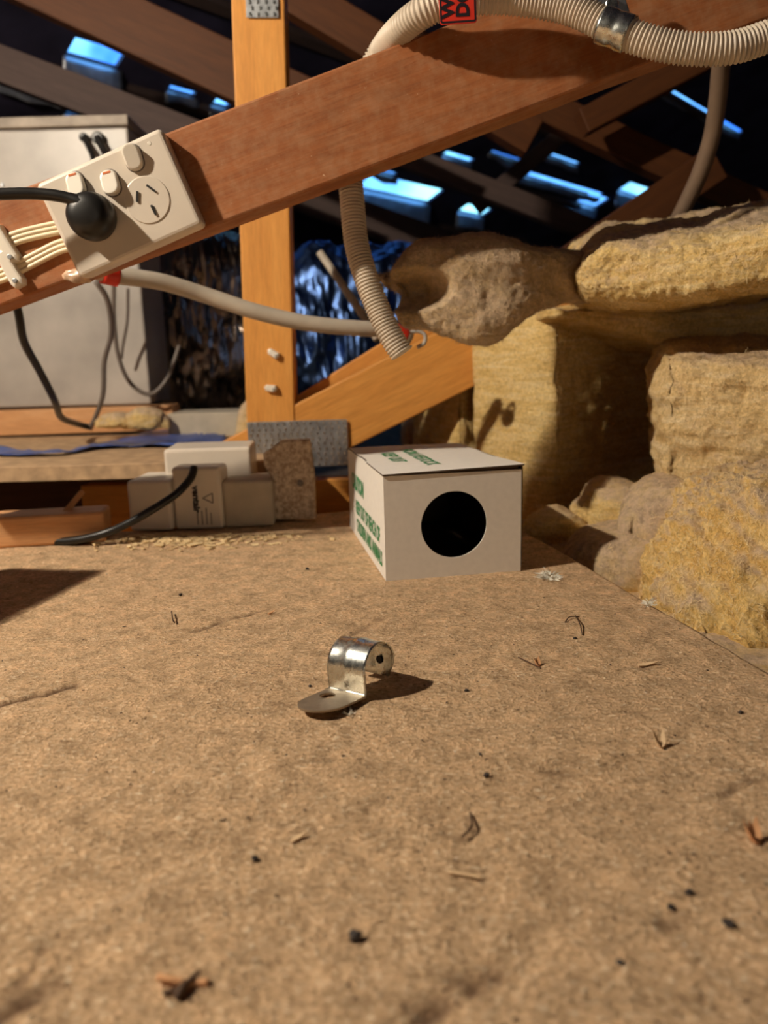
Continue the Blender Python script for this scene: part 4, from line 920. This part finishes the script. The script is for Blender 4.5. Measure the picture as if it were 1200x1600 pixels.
tag(chips('dust_crumb', sp[:1000], plain('pale_crumb',(.66,.47,.27),.8), None, .0005, .0013), 'countless pale dust crumbs scattered over the chipboard', 'crumbs', kind='stuff')
tag(chips('dark_crumb', sp[1000:1400], plain('dark_crumb',(.09,.05,.03),.8), None, .0005, .0015), 'countless tiny dark crumbs scattered over the chipboard', 'crumbs', kind='stuff')
M_flake = plain('orange_flake', (.80,.42,.20), .6, nscale=200, amt=.2); M_peb = plain('dark_grit', (.035,.024,.020), .6, nscale=200, amt=.3); M_straw = plain('straw', (.82,.58,.34), .6)
M_strawd = plain('dark_straw', (.09,.045,.022), .7)
for x,y,r,lab in ((555,1462,.0026,'large dark grit lump in the lower middle of the board, left of the deep gouge'),(1139,1443,.0024,'black grit grain near the lower right edge of the board'),(1077,1394,.0020,'dark grit grain above the black one at the lower right'),
                  (1049,1417,.0016,'small dark grit grain left of the black one at the lower right'),(729,1079,.0017,'black crumb right of the loose saddle shadow'),(484,1072,.0012,'tiny black crumb just left of the loose saddle'),(399,1341,.0016,'elongated dark crumb in the left middle of the foreground'),(750,1178,.0010,'tiny dark crumb below and right of the loose saddle'),
                  (282,929,.0018,'dark speck in the far left of the board'),(480,889,.0022,'grey flat crumb on the far board left of the white box'),(899,998,.0018,'dark crumb under the fine twig right of the saddle'),(448,1180,.0010,'tiny dark crumb below the saddle foot'),
                  (760,1211,.0018,'greyish crumb in the middle of the board right of centre'),(969,1504,.0016,'faint brown crumb at the lower right'),(1157,1240-1240+1113,.0016,'flat dark crumb near the right board edge')):
    blob('grit', G(x,y,r*.4), (r*.72,r*.66,r*.55), M_peb, lab, 'grit', int(x), n=.4)
def flake(px, py, s, mat, label, kind=0, rot=0):
    c = G(px, py, 0); bm = bmesh.new(); arms = 4 if kind == 0 else 1
    for k in range(arms):
        a = rot+(k-1.5)*.62 if arms > 1 else rot; d = V((math.cos(a)*(.6 if arms > 1 else 1), math.sin(a)*(.6 if arms > 1 else 1), .55 if arms > 1 else .1)); sd2 = V((-math.sin(a), math.cos(a), 0))
        w0, w1 = (s*.14, s*.24) if arms > 1 else (s*.08, s*.16); L = s*(1-.15*(k%2)); pts_ = [(-.1,w0,.0),(.3,w1,.08),(.65,w1*.7,.22),(1,w1*.12,.42)]; prev = None
        for u, ww, h in pts_:
            m_ = d*L*u; m_.z = h*L*(2.0 if arms > 1 else .35)+.0004; q = [bm.verts.new(m_+sd2*ww/1), bm.verts.new(m_-sd2*ww/1), bm.verts.new(m_-sd2*ww+V((0,0,.0005))), bm.verts.new(m_+sd2*ww+V((0,0,.0005)))]
            if prev:
                for j in range(4): bm.faces.new([prev[j],prev[(j+1)%4],q[(j+1)%4],q[j]])
            else: bm.faces.new(q)
            prev = q
        bm.faces.new(prev[::-1])
    o = link('wood_flake', me_bm('f', bm), mat, None, Matrix.Translation(c)); tag(o, label, 'flake'); return o
flake(1033,1168,.0072,M_straw,'fan-shaped pale wood flake casting a shadow at the right middle',0,2.0)
flake(1182,1318,.0085,M_flake,'orange wood flake at the right edge of the board',0,2.2)
flake(842,1042,.0055,M_flake,'small orange flake right of the saddle with a twig beside it',0,2.4)
flake(1000,1041,.011,M_straw,'pale splinter with a dark underside below the insulation heap',1,.1)
flake(457,1316,.0065,M_straw,'pale curled chip left of centre in the foreground',1,.7)
flake(420,960,.006,M_flake,'tan chip on the board above the saddle',1,.9)
flake(75,901,.005,M_straw,'pale chip near the pine offcut on the far left',1,.3)
flake(103,888,.006,M_saw,'brown chip beside the pale one on the far left',1,.1)
flake(10,921,.006,M_saw,'brown chip at the left picture edge',1,.2)
flake(1060,958,.006,M_saw,'brown chip near the foot of the torn heap',1,.9)
def twig(pts, r, mat, label):
    o = link('twig', tube_me('t', [G(x,y,z) for x,y,z in pts], r, 24, 6), mat, None, smooth=True); tag(o, label, 'twig')
twig([(700,1362,.001),(725,1366,.0012),(752,1371,.001)], .0007, M_straw, 'pale straight straw lying in the lower middle')
twig([(899,962,.001),(906,975,.003),(910,992,.001)], .0004, M_strawd, 'fine dark upright twig at the right before the heap')
twig([(883,972,.001),(890,964,.002),(905,963,.001)], .0004, M_strawd, 'short curved dark twig left of the fine upright one')
twig([(810,1027,.001),(825,1034,.002),(845,1044,.001)], .0004, M_strawd, 'dark twig leading to the small orange flake')
twig([(735,1270,.001),(737,1290,.002),(722,1308,.001)], .0005, M_strawd, 'bent dark twig above the pale straw')
twig([(268,955,.002),(270,968,.003),(273,973,.001)], .0005, M_strawd, 'tiny upright straw on the left part of the board')
tw = [(246,1526,.0025),(270,1531,.002),(292,1536,.001),(325,1534,.001)]
twig(tw, .0011, M_flake, 'orange-brown star-shaped twig in the bottom left foreground')
twig([(255,1552,.001),(285,1540,.002),(312,1517,.003)], .0007, M_strawd, 'dark twig crossing the orange-brown one at the bottom left')
twig([(275,1560,.001),(284,1545,.002),(290,1535,.002)], .0012, M_strawd, 'stubby dark twig under the crossing ones at the bottom left')
# white fluff tuft beside the box
def fluff(px, py, r, label, n=90, mat=None):
    c = G(px, py, 0); vs, fs = [], []
    for k in range(n):
        a = V((rg.gauss(0,1), rg.gauss(0,1), abs(rg.gauss(0,.6)))).normalized()*r*rg.uniform(.5,1.2); o_ = V((rg.gauss(0,.3)*r, rg.gauss(0,.3)*r, .0006)); s_ = a.cross(V((rg.random(),rg.random(),rg.random()))).normalized()*.00022; b_ = len(vs)
        vs += [o_-s_, o_+s_, o_+a*.6+V((0,0,r*.15)), o_+a]; fs += [(b_,b_+1,b_+2),(b_,b_+2,b_+3)]
    o = link('wool_fluff', me_py('f', vs, fs), mat or plain('white_fluff',(.85,.82,.72),.9), None, Matrix.Translation(c)); tag(o, label, 'fluff')
fluff(857,904,.0085,'white wool fluff on the board right of the white box', 160)
fluff(1015,946,.006,'pale fluff strands at the board edge under the heap', 60)
fluff(545,1118,.0035,'tiny fluff strands under the loose saddle foot', 26)
# the bulb itself, hanging out of view to the left
bl_e = empty('hanging_bulb', BULB, 'bare warm light bulb hanging high on the left', 'lamp')
M_glow, nt, b = new_mat('bulb_glass'); b.inputs['Base Color'].default_value = (.9,.85,.75,1); b.inputs['Transmission Weight'].default_value = 1; b.inputs['Roughness'].default_value = .1
link('lamp_holder', me_bm('h', prism_bm(circ(.018,24), .045, .004)), M_black, bl_e, Matrix.Translation(BULB+V((0,0,.04))) @ Matrix.Rotation(math.pi/2,4,'X') @ Matrix.Translation((0,-.0,0)))
link('lamp_cord', tube_me('c', [BULB+V((0,0,.07)), BULB+V((0,.0,.35)), BULB+V((.02,.02,.8))], .003, 20, 8), M_black, bl_e)
